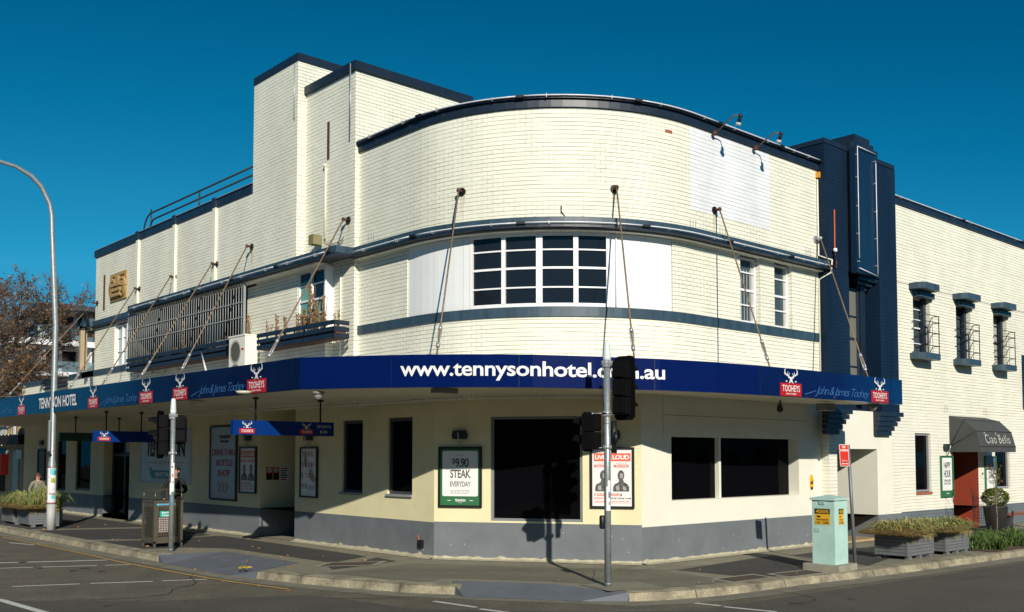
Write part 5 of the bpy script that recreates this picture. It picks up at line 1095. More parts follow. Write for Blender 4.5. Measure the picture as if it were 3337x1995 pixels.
b=MB().m(mat('concrete_plinth',(.30,.28,.22),.9,var=.25,bump=.5)); b.prism([(cx-.12,cy-.14),(cx+.62,cy-.10),(cx+.6,cy+.6),(cx-.1,cy+.62)],0,.12); obj('plinth',b,t)
def lab4(f,s0,s1,z0,z1):
    b=MB().m(YLW); f.rect(b,s0,s1,z0,z1,-.004); b.m(INK); f.rect(b,s0,s1,z1-(z1-z0)*.33,z1,-.006)
    W=s1-s0;H=z1-z0; b.m(YLW); text(f,b,'4505',s0+W*.08,s1-W*.08,z1-H*.28,z1-H*.06,-.009,bold=.02); b.m(INK); text(f,b,'131 700',s0+W*.08,s1-W*.08,z0+H*.05,z0+H*.2,-.009,bold=.01)
    for k in range(3): f.rect(b,s0+W*.1,s1-W*.1,z0+H*(.27+.035*k),z0+H*(.285+.035*k),-.007)
    f.rect(b,s0+W*.15,s0+W*.38,z0+H*.45,z0+H*.56,-.007); obj('asset_label',b,t)
lab4(Face([(cx,cy+cd_),(cx,cy)]),.06,.38,.86,1.16); lab4(Face([(cx,cy),(cx+cw_,cy)]),.15,.32,.86,1.16)
b=MB().m(mat('mint_shade',(.36,.54,.49),.4)); fl_=Face([(cx,cy+cd_),(cx,cy)]); fl_.box(b,.16,.28,1.24,1.30,-.015,0); b.m(INK); fl_.rect(b,.22,.235,1.26,1.28,-.017); obj('handle',b,t); b=MB().m(MATS['mint_shade']); fl_.box(b,.05,.17,.72,.80,-.008,0); obj('lock_plate',b,t)
# ------------------------------------------------------------------ leaning no stopping sign
sx,sy=17.86,9.89; tp=aty(2764,1450,sy+.02); t=thing('parking_sign',(sx,sy,0),'red no stopping sign on a leaning grey post behind the mint cabinet','street sign')
b=MB().m(mat('grey_post',(.17,.18,.20),.5,metal=.3,var=.1)); b.tube([(sx,sy,0),tp],.032,10); obj('post',b,t)
up=(tp-Vector((sx,sy,0))).normalized(); e1=Vector((.93,-.36,0)); O=aty(2738.5,1520,sy-.04)
tf=Tilt(O,e1,(up.x*1.15,up.y,up.z)); w_=.215; h_=.42
def rr2(b,m_,w0,w1,h0,h1,d,r=.02):
    b.m(m_); P=[]
    for cx_,cy_,a0 in ((w1-r,h1-r,0),(w0+r,h1-r,90),(w0+r,h0+r,180),(w1-r,h0+r,270)):
        for k in range(4): P.append((cx_+r*math.cos(R(a0+k*30)),cy_+r*math.sin(R(a0+k*30))))
    tf.poly(b,P,d); return P
b=MB(); P=rr2(b,SIGNW,0,w_,0,h_,0); b.m(ZINC); tf.poly(b,P[::-1],.004)
SR=mat('traffic_red',(.62,.035,.02),.4,var=0); rr2(b,SR,.009,w_-.009,.009,h_-.009,-.002,.015); b.m(SIGNW)
text(tf,b,'NO',.07,.145,.345,.395,-.005,bold=.03); text(tf,b,'STOPPING',.015,w_-.013,.285,.325,-.005,bold=.03,spacing=.85)
tf.rect(b,.05,.165,.045,.055,-.005); tf.poly(b,[(.03,.05),(.058,.035),(.058,.065)],-.005); tf.poly(b,[(.185,.05),(.157,.065),(.157,.035)],-.005)
rnd=random.Random(2); pts=[(.04+.012*k,.105+rnd.uniform(-.02,.022)) for k in range(12)]; tf.ribbon(b,pts,.006,-.005)
obj('sign_plate',b,t)
# ------------------------------------------------------------------ planters
def grass(b,cx0,cx1,cy0,cy1,z,n,h0,h1,cols,rnd,spread=.25,out=1.0):
    for _ in range(n):
        x=rnd.uniform(cx0,cx1);y=rnd.uniform(cy0,cy1); a=rnd.uniform(0,2*math.pi)
        ex=(x-(cx0+cx1)/2)/(cx1-cx0)*2; ey=(y-(cy0+cy1)/2)/(cy1-cy0)*2; dx=math.cos(a)*spread+ex*spread*out; dy=math.sin(a)*spread+ey*spread*out
        h=rnd.uniform(h0,h1)*(1-.25*math.hypot(ex,ey))*(1+.28*math.sin(x*9+y*5)*math.cos(y*7-x*3)); w=rnd.uniform(.007,.017); b.m(rnd.choice(cols)); px,py=-math.sin(a)*w,math.cos(a)*w
        P=[(0,0,0),(.3,.3,.62),(.65,.65,.92),(1,1,rnd.uniform(.45,.95))]; prev=None
        for i,(fx,fy,fz) in enumerate(P):
            c_=Vector((x+dx*fx,y+dy*fy,z+h*fz)); k=(1-.28*i); q=(c_+Vector((px*k,py*k,0)),c_-Vector((px*k,py*k,0)))
            if prev: b.face([prev[0],prev[1],q[1],q[0]])
            prev=q
GA=mat('grass_green',(.09,.13,.03),.7,var=.3,scale=8); GB=mat('grass_straw',(.40,.33,.12),.8,var=.3,scale=8); GC=mat('grass_pale',(.24,.29,.09),.75,var=.3,scale=8); GD=mat('grass_brown',(.30,.15,.05),.85,var=.3,scale=8); GE=mat('grass_dark',(.04,.085,.015),.7,var=.3,scale=8)
def planter(x0,y0,w,d,h,lab,mix,seed,gh=(.22,.42)):
    t=thing('planter_box',(x0+w/2,y0+d/2,0),lab,'planter','grey slatted planter boxes'); b=MB().m(PLNT); n=6; hb=(h-.07)/n
    for k in range(n): z=.07+hb*k; b.box((x0,y0,z+.008),(x0+w,y0+d,z+hb)); 
    b.m(mat('planter_gap',(.03,.032,.035),.8,var=0)); b.box((x0+.01,y0+.01,.07),(x0+w-.01,y0+d-.01,h-.03))
    b.m(PLNT); 
    for X in (x0-.006,x0+w-.034):
        for Y in (y0-.006,y0+d-.034): b.box((X,Y,.07),(X+.04,Y+.04,h))
    obj('boards',b,t); b=MB().m(PLNT)
    for X in (x0+.06,x0+w/2-.06,x0+w-.18):
        for Y in (y0,y0+d-.1): b.box((X,Y,0),(X+.12,Y+.1,.07))
    obj('feet',b,t); b=MB().m(mat('potting_soil',(.04,.03,.02),.95)); b.box((x0+.04,y0+.04,h-.02),(x0+w-.04,y0+d-.04,h+.01)); obj('soil',b,t)
    rnd=random.Random(seed); b=MB(); m_=.04
    grass(b,x0+m_,x0+w-m_,y0+m_,y0+d-m_,h,1500,gh[0],gh[1],mix,rnd); grass(b,x0+m_,x0+w-m_,y0+.02,y0+.12,h+.03,300,.03,.12,[GD,GB,GC,GB],rnd,.2,1.5)
    for _ in range(150):
        X=x0+rnd.uniform(.02,w-.02); dz=rnd.uniform(.03,.16)*(1.3 if math.sin(X*11)>0 else .5); dx=rnd.uniform(-.06,.06); b.m(rnd.choice([GD,GB,GC])); b.face([(X,y0+.06,h+.06),(X+.014,y0+.06,h+.06),(X+dx+.012,y0-.05,h+.02),(X+dx,y0-.05,h+.02)]); b.face([(X+dx,y0-.05,h+.02),(X+dx+.012,y0-.05,h+.02),(X+dx*1.5+.004,y0-.07,h-dz)]); grass(b,x0+.02,x0+.12,y0+m_,y0+d-m_,h,250,.08,.2,[GD,GB],rnd,.16,1.4)
    if seed<12: grass(b,x0+w*.35,x0+w*.7,y0+.1,y0+d-.1,h,600,.22,.30,[GE,GA],rnd,.12)
    obj('grass_clump',b,t,kind='stuff'); return t
planter(19.86,9.82,1.16,.72,.48,'grey slatted planter of straw coloured grass nearer the mint cabinet',[GB,GC,GB,GB,GA],10,(.22,.38)); planter(21.48,9.76,1.14,.70,.47,'grey slatted planter of straw coloured grass beside the green garden bed',[GB,GC,GB,GC,GA],11,(.2,.36))
planter(9.26,32.11,.95,1.2,.52,'grey slatted planter of pale green grass next to the street lamp',[GC,GA,GC,GC,GB],20,(.4,.75)); planter(9.24,33.7,.95,1.2,.52,'grey slatted planter of grass at the left edge behind another planter',[GC,GA,GC,GC,GB],21,(.3,.55))
# ------------------------------------------------------------------ garden bed, sapling, guard, pot, bench
b=MB().m(mat('mulch',(.10,.05,.03),.95,var=.4,scale=20)); b.face([(22.95,9.32,.012),(28,9.0,.012),(28,10.9,.012),(22.95,10.7,.012)]); obj('garden_bed',b,kind='structure')
rnd=random.Random(8); b=MB(); 
for _ in range(34):
    x=rnd.uniform(23.1,27.2); y=rnd.uniform(9.42,10.6); grass(b,x-.15,x+.15,y-.13,y+.13,.01,75,.22,.42,[GE,GA,GE,GA,mat('leaf_bright',(.12,.22,.03),.6)],rnd,.2,.6)
obj('strap_leaf_groundcover',b,None,'dark green strap leaved groundcover filling the kerbside bed','ground cover',kind='stuff')
rnd=random.Random(6); b=MB().m(mat('dry_leaf',(.45,.20,.06),.8,var=.4,scale=14))
def leaf(b,x,y,z,s): 
    a=rnd.uniform(0,6.28); c,s_=math.cos(a)*s,math.sin(a)*s; b.face([(x-c,y-s_,z),(x+s_*.5,y-c*.5,z+rnd.uniform(.003,.03)),(x+c,y+s_,z+.005),(x-s_*.5,y+c*.5,z+rnd.uniform(.003,.03))])
for _ in range(60): leaf(b,rnd.uniform(9.2,12.4),rnd.uniform(17,32),.008,rnd.uniform(.025,.055))
for _ in range(16): leaf(b,rnd.uniform(8.1,8.7),rnd.uniform(15,30),-.128,rnd.uniform(.02,.045))
for _ in range(60): leaf(b,rnd.uniform(25.0,27.5),rnd.uniform(9.3,9.9),.02,rnd.uniform(.04,.08))
for _ in range(14): leaf(b,rnd.uniform(12,20),rnd.uniform(10,12.5),.008,rnd.uniform(.015,.03))
obj('fallen_leaves',b,None,'scattered dry brown leaves on the footpath and gutter','leaves',kind='stuff')
b=MB().m(mat('yellow_leaf',(.60,.38,.03),.7,var=.3,scale=20)); q=atz(795,1852,-.03)
for k in range(9): leaf(b,q.x+rnd.uniform(-.12,.12),q.y+rnd.uniform(-.2,.2),q.z+.012,.075)
obj('leaf_pile',b,None,'small pile of yellow leaves on the grey kerb ramp','leaves')
def branchy(b,p,d,L,r,depth,rnd,leafcb=None,spread=.5,grav=0):
    q=p+d*L; mid=p+d*L*.5+Vector((rnd.uniform(-1,1),rnd.uniform(-1,1),rnd.uniform(-.5,.5)))*L*.06
    b.tube([p,mid,q],[r,r*.85,r*.7],5 if r>.03 else 3,caps=False)
    if depth==0:
        if leafcb: leafcb(q,d); leafcb(mid,d)
        return
    for k in range(rnd.choice((2,3,3)) if depth!=1 else 3):
        dd=(d+Vector((rnd.gauss(0,spread),rnd.gauss(0,spread),rnd.gauss(.05,spread*.7)))).normalized(); st=p+(q-p)*rnd.uniform(.55,1.0) if k else q
        branchy(b,st,dd,L*rnd.uniform(.62,.86),r*.62,depth-1,rnd,leafcb,spread)
rnd=random.Random(12); fy=9.95; base=atz(3250,1742,.0); t=thing('street_sapling',base,'thin young street tree with sparse yellowing leaves inside a wire guard','tree')
b=MB().m(mat('sapling_bark',(.20,.15,.09),.8,var=.2)); lv=MB(); LC=[mat('leaf_olive',(.20,.20,.04),.7,var=.2),mat('leaf_red',(.30,.10,.05),.7)]
def cb(q,d):
    if rnd.random()<.32: lv.m(rnd.choice(LC)); a=Vector((rnd.uniform(-1,1),rnd.uniform(-1,1),rnd.uniform(-1,.2))).normalized()*.055; n=a.cross(Vector((rnd.random(),rnd.random(),1))).normalized()*.028; lv.face([q-a,q+n,q+a,q-n])
pp_=base; b.tube([base,base+Vector((.02,0,.5)),base+Vector((0,.01,1.0))],[.022,.018,.015],6)
for k,h in enumerate((.95,1.0,.8,1.05)): branchy(b,base+Vector((0,0,h)),Vector(((-.25,.05,.22,-.05)[k],.05,1)).normalized(),.42,.010,2,rnd,cb,.22)
for k in range(8): cb(base+Vector((rnd.uniform(-.1,.1),0,rnd.uniform(.3,.9))),None); cb(base+Vector((rnd.uniform(-.25,.25),0,rnd.uniform(.75,1.1))),None)
obj('trunk',b,t); 
if lv.f: obj('crown',lv,t)
b=MB().m(BLK); gc=Vector((base.x+.05,base.y+.2,0))
gr=ring((gc.x,gc.y),.42,0,20)
for k in range(20): b.tube([gr.pt(gr.L[k],0,0),gr.pt(gr.L[k],.98,0)],.0045,3,caps=False)
for k in range(11): b.tube([gr.pt(gr.L[i],.06+.092*k,0) for i in range(21)],.004,3,caps=False)
for k in range(0,20,2): b.tube([gr.pt(gr.L[k],.98,0),gr.pt((gr.L[k]+gr.L[k+1])/2,1.06,0),gr.pt(gr.L[k+1],.98,0)],.0045,3,caps=False)
obj('wire_tree_guard',b,None,'round black wire mesh guard standing round the thin street tree','tree guard')
b=MB().m(BLK); q=atz(3299,1755,0); b.tube([q,q+Vector((.06,0,.72))],.022,6); obj('stake',b,None,'short black stake leaning in the kerbside garden bed','stake')
pxy=atz(3246,1733,0); t=thing('potted_shrub',(pxy.x,pxy.y,0),'clipped round shrub in a tall dark pot beside the red doorway','pot plant')
b=MB().m(mat('pot_charcoal',(.035,.033,.034),.5,var=.15)); b.tube([(pxy.x,pxy.y,0),(pxy.x,pxy.y,.7),(pxy.x,pxy.y,.72)],[.24,.33,.34],22); obj('pot',b,t)
rnd=random.Random(3); b=MB(); ms=[mat('box_leaf',(.10,.15,.02),.6,var=.3),mat('box_leaf_light',(.26,.27,.04),.6,var=.3),mat('box_leaf_dark',(.03,.05,.01),.7)]
for _ in range(2600):
    v=Vector((rnd.gauss(0,1),rnd.gauss(0,1),rnd.gauss(0,1))).normalized()*rnd.uniform(.7,1.0)**.5; q=Vector((pxy.x,pxy.y,.98))+Vector((v.x*.36,v.y*.36,v.z*.27))*(1+.08*math.sin(v.x*9)*math.cos(v.z*8)); a=Vector((rnd.uniform(-1,1),rnd.uniform(-1,1),rnd.uniform(-1,1))).normalized()*.024; n=a.cross(Vector((rnd.random(),rnd.random(),1))).normalized()*.016; b.m(rnd.choice(ms)); b.face([q-a,q+n,q+a,q-n])
obj('foliage',b,t)
q=atz(3310,1728,0); t=thing('bench',(q.x+.6,q.y,0),'low bench with a red-brown seat against the grey dado at the right edge','bench')
b=MB().m(mat('bench_red',(.22,.06,.04),.6,var=.2)); b.box((q.x-.5,q.y-.05,.43),(q.x+1.8,q.y+.40,.48)); obj('seat',b,t)
for dx in (-.35,1.6): b=MB().m(mat('bench_grey',(.05,.05,.055),.6)); b.box((q.x+dx,q.y,0),(q.x+dx+.1,q.y+.35,.43)); obj('leg',b,t)
rnd=random.Random(14); q=FR.pt(FR.s(3058,1730),0,-1.0); t=thing('bare_sapling',q,'dark leafless sapling against the wall behind the two planters','tree'); b=MB().m(mat('dark_twig',(.02,.02,.02),.8))
b.tube([q,q+Vector((0,0,.7))],.014,5); branchy(b,q+Vector((0,0,.6)),Vector((0,0,1)),.35,.009,2,rnd,None,.2); branchy(b,q+Vector((.02,0,.5)),Vector((-.1,0,1)).normalized(),.35,.008,2,rnd,None,.2); obj('trunk',b,t)
# ------------------------------------------------------------------ door canopy and projecting sign
Xl=FR.pt(FR.s(3094,1450),0).x; 
prof=[(12.93,FR.z(3092,1355))]+[(lambda q:(q.y,q.z))(atx(u,v,Xl)) for u,v in ((3142,1368),(3181,1405),(3195.4,1454.8),(3195.4,1473))]
yf=prof[3][0]; Xr=aty(3310,1456,yf).x; zb3=prof[3][1]
t=thing('door_canopy',(Xl,12.93,prof[4][1]),'charcoal fabric door canopy with white curly lettering over the red doorway','canopy')
b=MB().m(CANV)
for (y0,z0),(y1,z1) in zip(prof,prof[1:]): b.face([(Xl,y1,z1),(Xr,y1,z1),(Xr,y0,z0),(Xl,y0,z0)])
for X,fl in ((Xl,0),(Xr,1)):
    for (y0,z0),(y1,z1) in zip(prof[:3],prof[1:4]): P=[(X,12.93,zb3),(X,y1,z1),(X,y0,z0)]; b.face(P if fl else P[::-1])
    P=[(X,12.93,prof[4][1]),(X,yf,prof[4][1]),(X,yf,zb3),(X,12.93,zb3)]; b.face(P if fl else P[::-1])
b.m(mat('canopy_seam',(.02,.022,.022),.8,var=0))
for X in (Xl-.004,Xr+.004):
    for y,z in prof[1:3]: b.tube([(X,12.93,zb3),(X,y,z)],.012,4)
for y,z in prof[1:4]: b.tube([(Xl,y-.004,z),(Xr,y-.004,z)],.012,4)
cn=obj('fabric',b,t)
cf=Tilt((Xl,prof[3][0]-.01,prof[3][1]),(1,0,0),(0,prof[2][0]-prof[3][0],prof[2][1]-prof[3][1])); Wc=Xr-Xl; Hc=math.hypot(prof[2][0]-prof[3][0],prof[2][1]-prof[3][1])
b=MB().m(mat('canopy_letter',(.55,.56,.50),.6,var=0)); text(cf,b,'Ciao Bello',Wc*.17,Wc*.86,Hc*.2,Hc*.8,-.012,bold=-.005,spacing=1.15)
for k in (.19,.50): cf.ribbon(b,[(Wc*k+.05*math.cos(a_),Hc*.82+.05*math.sin(a_)) for a_ in [i*.6 for i in range(8)]],.015,-.012)
obj('lettering',b,cn)
sx_=FR.s(3328,1230); z0=FR.z(3325,1316); z1=FR.z(3325,1142); t=thing('illuminated_sign',FR.pt(sx_,z0,-.4),'gold, blue and red banner sign on the wall at the right edge','sign')
b=MB(); f=Face([(FR.pt(sx_,0).x-.0,12.55),(FR.pt(sx_,0).x+2,12.55)]); b.m(mat('banner_blue',(.02,.08,.35),.4)); f.box(b,-.10,1.6,z0,z1,0,.12)
for m_,a,e in ((mat('banner_gold',(.75,.42,.04),.4,var=.35,scale=2),-.06,.16),(mat('banner_brown',(.10,.05,.02),.4),.16,.3),(mat('banner_red',(.6,.04,.03),.4),.3,1.5)): b.m(m_); f.rect(b,a,e,z0+.04,z1-.04,-.004)
obj('panel',b,t); b=MB().m(BLK); b.tube([f.pt(.3,z0,.05),f.pt(.3,z0-.25,.3),FR.pt(sx_+.2,z0-.3,0)],.02,6); obj('bracket',b,t)
# ------------------------------------------------------------------ terrace end of the left wing and buildings beyond
b=MB().m(CREAM); sT=FW.s(72,1290); FW.rect(b,sT,sE,3.3,zs0); b.m(SILLP); FW.box(b,sT,FW.s(150,1260),zs0-.0,zs1,-.03,.2); FW.box(b,FW.s(226,1235),sE,zs0,zs1,-.03,.2); obj('terrace_wall',b,hotel)
b=MB().m(NAVY)
for k in range(3): FW.box(b,FW.s(150,1260),FW.s(226,1235),zs0-.25+.15*k,zs0-.17+.15*k,-.1,-.06)
obj('terrace_flower_box',b,hotel)
yq=60-sE+.9
b=MB().m(SILLP); ya_=atx(252,1068,11.75).y; pts_=[(12.25,60-sE),(11.95,60-sE+.05),(11.7,60-sE+.5),(11.62,ya_-.4),(11.75,ya_),(12.25,ya_+.2)]; b.prism(pts_,zc0-.05,zc1+.05); b.m(CREAM); b.prism([(x+.06,y) for x,y in pts_],zc0-.12,zc0-.051); obj('balcony_canopy',b,hotel)
TAN=mat('tan_post',(.35,.27,.17),.6)
for (x,y) in ((11.85,ya_-.2),(12.0,60-sE+.25)): b=MB().m(TAN); b.box((x-.07,y-.07,zs1),(x+.07,y+.07,zc0-.1)); obj('canopy_post',b,hotel)
b=MB().m(BLK)
for z in (.3,.6,.9): b.tube([(11.85,ya_-.2,zs1+z),(12.0,60-sE+.25,zs1+z)],.015,4)
obj('terrace_rail',b,hotel)
# modern apartments beyond
Yb=70; Q=lambda u,v:aty(u,v,Yb); t=thing('apartment_block',(22,Yb,0),'modern white apartment block with glass balconies and dark flat roof behind the tree','building')
def bb(nm,m_,u0,u1,v0,v1,y0,y1,par=t,**k):
    a,c=Q(u0,v1),Q(u1,v0); um=min(max((u0+u1)/2,190),260); b=MB().m(m_); b.box((a.x,Yb+y0,Q(um,v1).z),(c.x,Yb+y1,Q(um,v0).z)); return obj(nm,b,par,**k)
DG=mat('charcoal_cladding',(.045,.045,.05),.6,var=.1); PG=glass('pale_glass',(.45,.60,.60),.06,.5)
bb('wall',DG,120,420,1016,1560,3,14); bb('roof',DG,120,420,1006,1022,-1.5,3); bb('upper_wall',mat('deep_blue_wall',(.02,.06,.10),.6),136,165,1030,1110,2.5,3)
for u0,u1 in ((160,192),(196,228),(233,262),(267,300)): bb('upper_window',PG,u0,u1,1048,1112,2.4,2.9)
bb('balcony_slab',WHT,20,292,1112,1131,-1,2.9); bb('balcony_slab',WHT,120,290,1216,1230,-1,2.9); bb('party_wall',WHT,126,142,1131,1216,-.5,2.9); bb('party_wall',WHT,284,292,1131,1216,-.5,2.9); bb('pier',WHT,214,226,1133,1216,1.5,2.8)
bb('lower_window',GLK,145,212,1134,1214,2.3,2.9); bb('lower_window',GLK,228,283,1134,1214,2.3,2.9); bb('balcony_glass',glass('balustrade_glass',(.3,.4,.42),.05,.5,alpha=.3),142,290,1182,1216,-.9,-.86); bb('balcony_glass',glass('balustrade_glass',(.3,.4,.42),.05,.5,alpha=.3),160,290,1098,1112,-.9,-.86); bb('soffit',mat('soffit_grey',(.4,.4,.4),.6),142,284,1131,1134,-.9,2.3)
b=MB().m(BLK); q=Q(270,1010); b.tube([q,q+Vector((0,0,.9))],.02,4); 
for k in range(5): b.tube([q+Vector((-.6,0,.5+.07*k)),q+Vector((.6,0,.55+.07*k))],.012,3)
b.tube([q+Vector((-1.3,0,.78)),q+Vector((1.1,0,.9))],.015,3); obj('tv_aerial',b,t)
t=thing('neighbour_shop',(13,52,0),'shaded shop beyond the hotel with a dark bulb-lit sign board','building')
b=MB().m(mat('shop_render',(.30,.27,.20),.7)); b.box((12.85,44.2,-.1),(24,62,4.6)); obj('wall',b,t); fN=Face([(12.84,62),(12.84,40)])
def nb(nm,m_,u0,u1,v0,v1,d0=-.02,d1=0,par=None,um=None):
    b=MB().m(m_); s0,s1=fN.s(u0,1480),fN.s(u1,1480); z0,z1=fN.z((u0+u1)/2,v1),fN.z((u0+u1)/2,v0); fN.box(b,s0,s1,z0,z1,d0,d1); return obj(nm,b,par or t)
o=nb('sign_board',mat('sign_board_dark',(.012,.006,.005),.5),-20,78,1420,1450,-.25,-.02); b=MB().m(mat('bulb',(.8,.75,.6),.4))
for k in range(7):
    for v in (1418,1452): s,z=fN.at(5+11*k,v); b.ball(fN.pt(s,z,-.27),.03,6)
obj('bulb',b,o)
nb('shop_window',GLK,-20,18,1462,1600); nb('door',mat('pale_door',(.30,.36,.36),.4),44,62,1470,1600); nb('fanlight',mat('pale_fanlight',(.5,.55,.48),.4),54,73,1466,1495,-.04)  # fanlight is a plain pale panel
for u0,u1,m_ in ((2,24,mat('shop_poster_grey',(.55,.58,.58),.6)),(28,40,mat('shop_poster_tan',(.55,.42,.22),.6)),(44,52,SIGNW),(60,67,mat('shop_poster_tan',(.55,.42,.22),.6))): nb('bright_poster',m_,u0,u1,1386,1416,-.05,-.03)
b=MB().m(mat('bright_red',(.85,.05,.02),.5)); q=aty(1,1548,44.0); b.box(q,q+Vector((.3,.3,.85))); obj('red_sign',b,None,'small bright red standing sign at the far left edge','sign')
# plane tree on the far footpath
tx,ty=10.7,50.; t=thing('plane_tree',(tx,ty,0),'leafless winter plane tree with clinging brown leaves at the left edge','tree')
rnd=random.Random(21); b=MB().m(mat('plane_bark',(.17,.14,.10),.85,var=.3,scale=4)); lv=MB(); LM=[mat('rust_leaf',(.24,.10,.035),.8,var=.3),mat('brown_leaf',(.16,.09,.045),.85,var=.3),mat('tan_leaf',(.30,.20,.10),.8,var=.3)]; tw=MB().m(mat('grey_twig',(.13,.085,.06),.9,var=.2))
def lc(q,d):
    for _ in range(3):
        if rnd.random()<.85:
            p=q+Vector((rnd.gauss(0,.16),rnd.gauss(0,.16),rnd.gauss(0,.16))); lv.m(rnd.choice(LM)); a=Vector((rnd.uniform(-1,1),rnd.uniform(-1,1),rnd.uniform(-1,1))).normalized()*rnd.uniform(.04,.075); n=a.cross(Vector((rnd.random(),rnd.random(),1))).normalized()*.055; lv.face([p-a,p+n,p+a,p-n])
    for _ in range(6): tw.tube([q,q+(d+Vector((rnd.gauss(0,.6),rnd.gauss(0,.6),rnd.gauss(0,.5)))).normalized()*rnd.uniform(.2,.5)],[.008,.003],3,caps=False)
b.tube([(tx,ty,0),(tx+.05,ty,1.6),(tx,ty,3.4)],[.3,.26,.22],10)
for k in range(17):
    a=k*.72+.2*(k>8); branchy(b,Vector((tx,ty,2.6+.12*k)),Vector((math.cos(a)*.75,math.sin(a)*.75,.15+.16*(k%6))).normalized(),2.45,.12,5,rnd,lc,.40)
obj('trunk',b,t); cr_=obj('crown',lv,t); obj('twigs',tw,t)
# unseen frontages across both streets, added to block low sky light; fascia mirrors them
rnd=random.Random(31)
for k in range(7):
    y0=-6+k*13; h=rnd.uniform(10,13); t=thing('sky_blocking_building',(-20,y0+6,0),('unseen building across the left street, raised to block low sky, number %s along'%('first','second','third','fourth','fifth','sixth','seventh')[k]),'building','unseen buildings blocking low sky')
    b=MB().m(mat('far_render_%s'%'abc'[k%3],[(.32,.24,.16),(.20,.12,.09),(.28,.27,.25)][k%3],.7)); b.box((-34,y0,-.1),(-17,y0+12.9,h)); obj('wall',b,t)
    for j in range(4): b=MB().m(GLK); b.box((-17.0,y0+1+j*3,.9),(-16.95,y0+3+j*3,2.6)); obj('window',b,t); b=MB().m(GLK); b.box((-17.0,y0+1+j*3,4.0),(-16.95,y0+2.4+j*3,5.2)); obj('window',b,t)
for k in range(6):
    x0_=-16+k*14; h=rnd.uniform(8,10.2); t=thing('sky_blocking_building',(x0_+7,-18,0),('unseen building across the right street, raised to block low sky, number %s along'%('first','second','third','fourth','fifth','sixth')[k]),'building','unseen buildings blocking low sky')
    b=MB().m(mat('far_render_%s'%'abc'[k%3],(.3,.3,.3),.7)); b.box((x0_,-30,-.1),(x0_+13.9,-15.5,h)); obj('wall',b,t)
    for j in range(4): b=MB().m(GLK); b.box((x0_+1+j*3.2,-15.5,.9),(x0_+3+j*3.2,-15.45,2.6)); obj('window',b,t)
# worn concrete fillet along the foot of the painted walls
b=MB().m(mat('bare_concrete_edge',(.42,.39,.28),.9,var=.25,scale=6,bump=.4)); rnd=random.Random(9)
for f,s0,s1 in ((FLL,sLend,dr[0]-.1),(FLL,dr[1]+.1,rec[0]),(FLL,rec[1],FLL.L[-1]),(FCH,0,FCH.L[-1]),(FLR,0,21.84-CHR[0])):
    b=MB().m(MATS['bare_concrete_edge']); n=int((s1-s0)/.12); hs=[.035+.03*rnd.random()+(.04 if rnd.random()<.08 else 0) for _ in range(n+1)]
    for i in range(n):
        a,c=s0+(s1-s0)*i/n,s0+(s1-s0)*(i+1)/n; b.face([f.pt(a,.009,-.16),f.pt(c,.009,-.16),f.pt(c,.03,-.02),f.pt(a,.03,-.02)]); b.face([f.pt(a,.03,-.02),f.pt(c,.03,-.02),f.pt(c,hs[i+1]+.02,-.003),f.pt(a,hs[i]+.02,-.003)])
    obj('wall_foot',b,hotel)
# paint chips on the dado
b=MB().m(mat('chip_white',(.62,.64,.62),.7,var=0)); rnd=random.Random(19)
for f,n in ((FLR,26),(FCH,10),(FLL,16)):
    for _ in range(n):
        s=rnd.uniform(f.L[-1]-9 if f is FLL else .1,f.L[-1]-.1 if f is not FLR else 6.3); z=rnd.uniform(.08,.8); w=rnd.choice((.004,.007,.012)); h=rnd.choice((.008,.02,.04)); f.rect(b,s,s+w,z,z+h,-.0035)
obj('paint_chips',b,hotel)
# ------------------------------------------------------------------ people
def skin(nodes,edges,name,m_,par,sub=2):
    me=bpy.data.meshes.new(name); off=root_of(par); me.from_pydata([tuple(Vector(p)-off) for p,_ in nodes],edges,[]); o=bpy.data.objects.new(name,me); C.objects.link(o)
    o.modifiers.new('s','SKIN'); su=o.modifiers.new('u','SUBSURF'); su.levels=su.render_levels=sub
    for i,(p,r) in enumerate(nodes): me.skin_vertices[0].data[i].radius=(r,r) if not isinstance(r,tuple) else r
    me.skin_vertices[0].data[0].use_root=True
    dg=bpy.context.evaluated_depsgraph_get(); nm=bpy.data.meshes.new_from_object(o.evaluated_get(dg)); bpy.data.objects.remove(o); bpy.data.meshes.remove(me)
    nm.name=name; nm.materials.clear(); nm.materials.append(m_)
    for p in nm.polygons: p.use_smooth=True; p.material_index=0
    q=bpy.data.objects.new(name,nm); C.objects.link(q); q.parent=par; return q
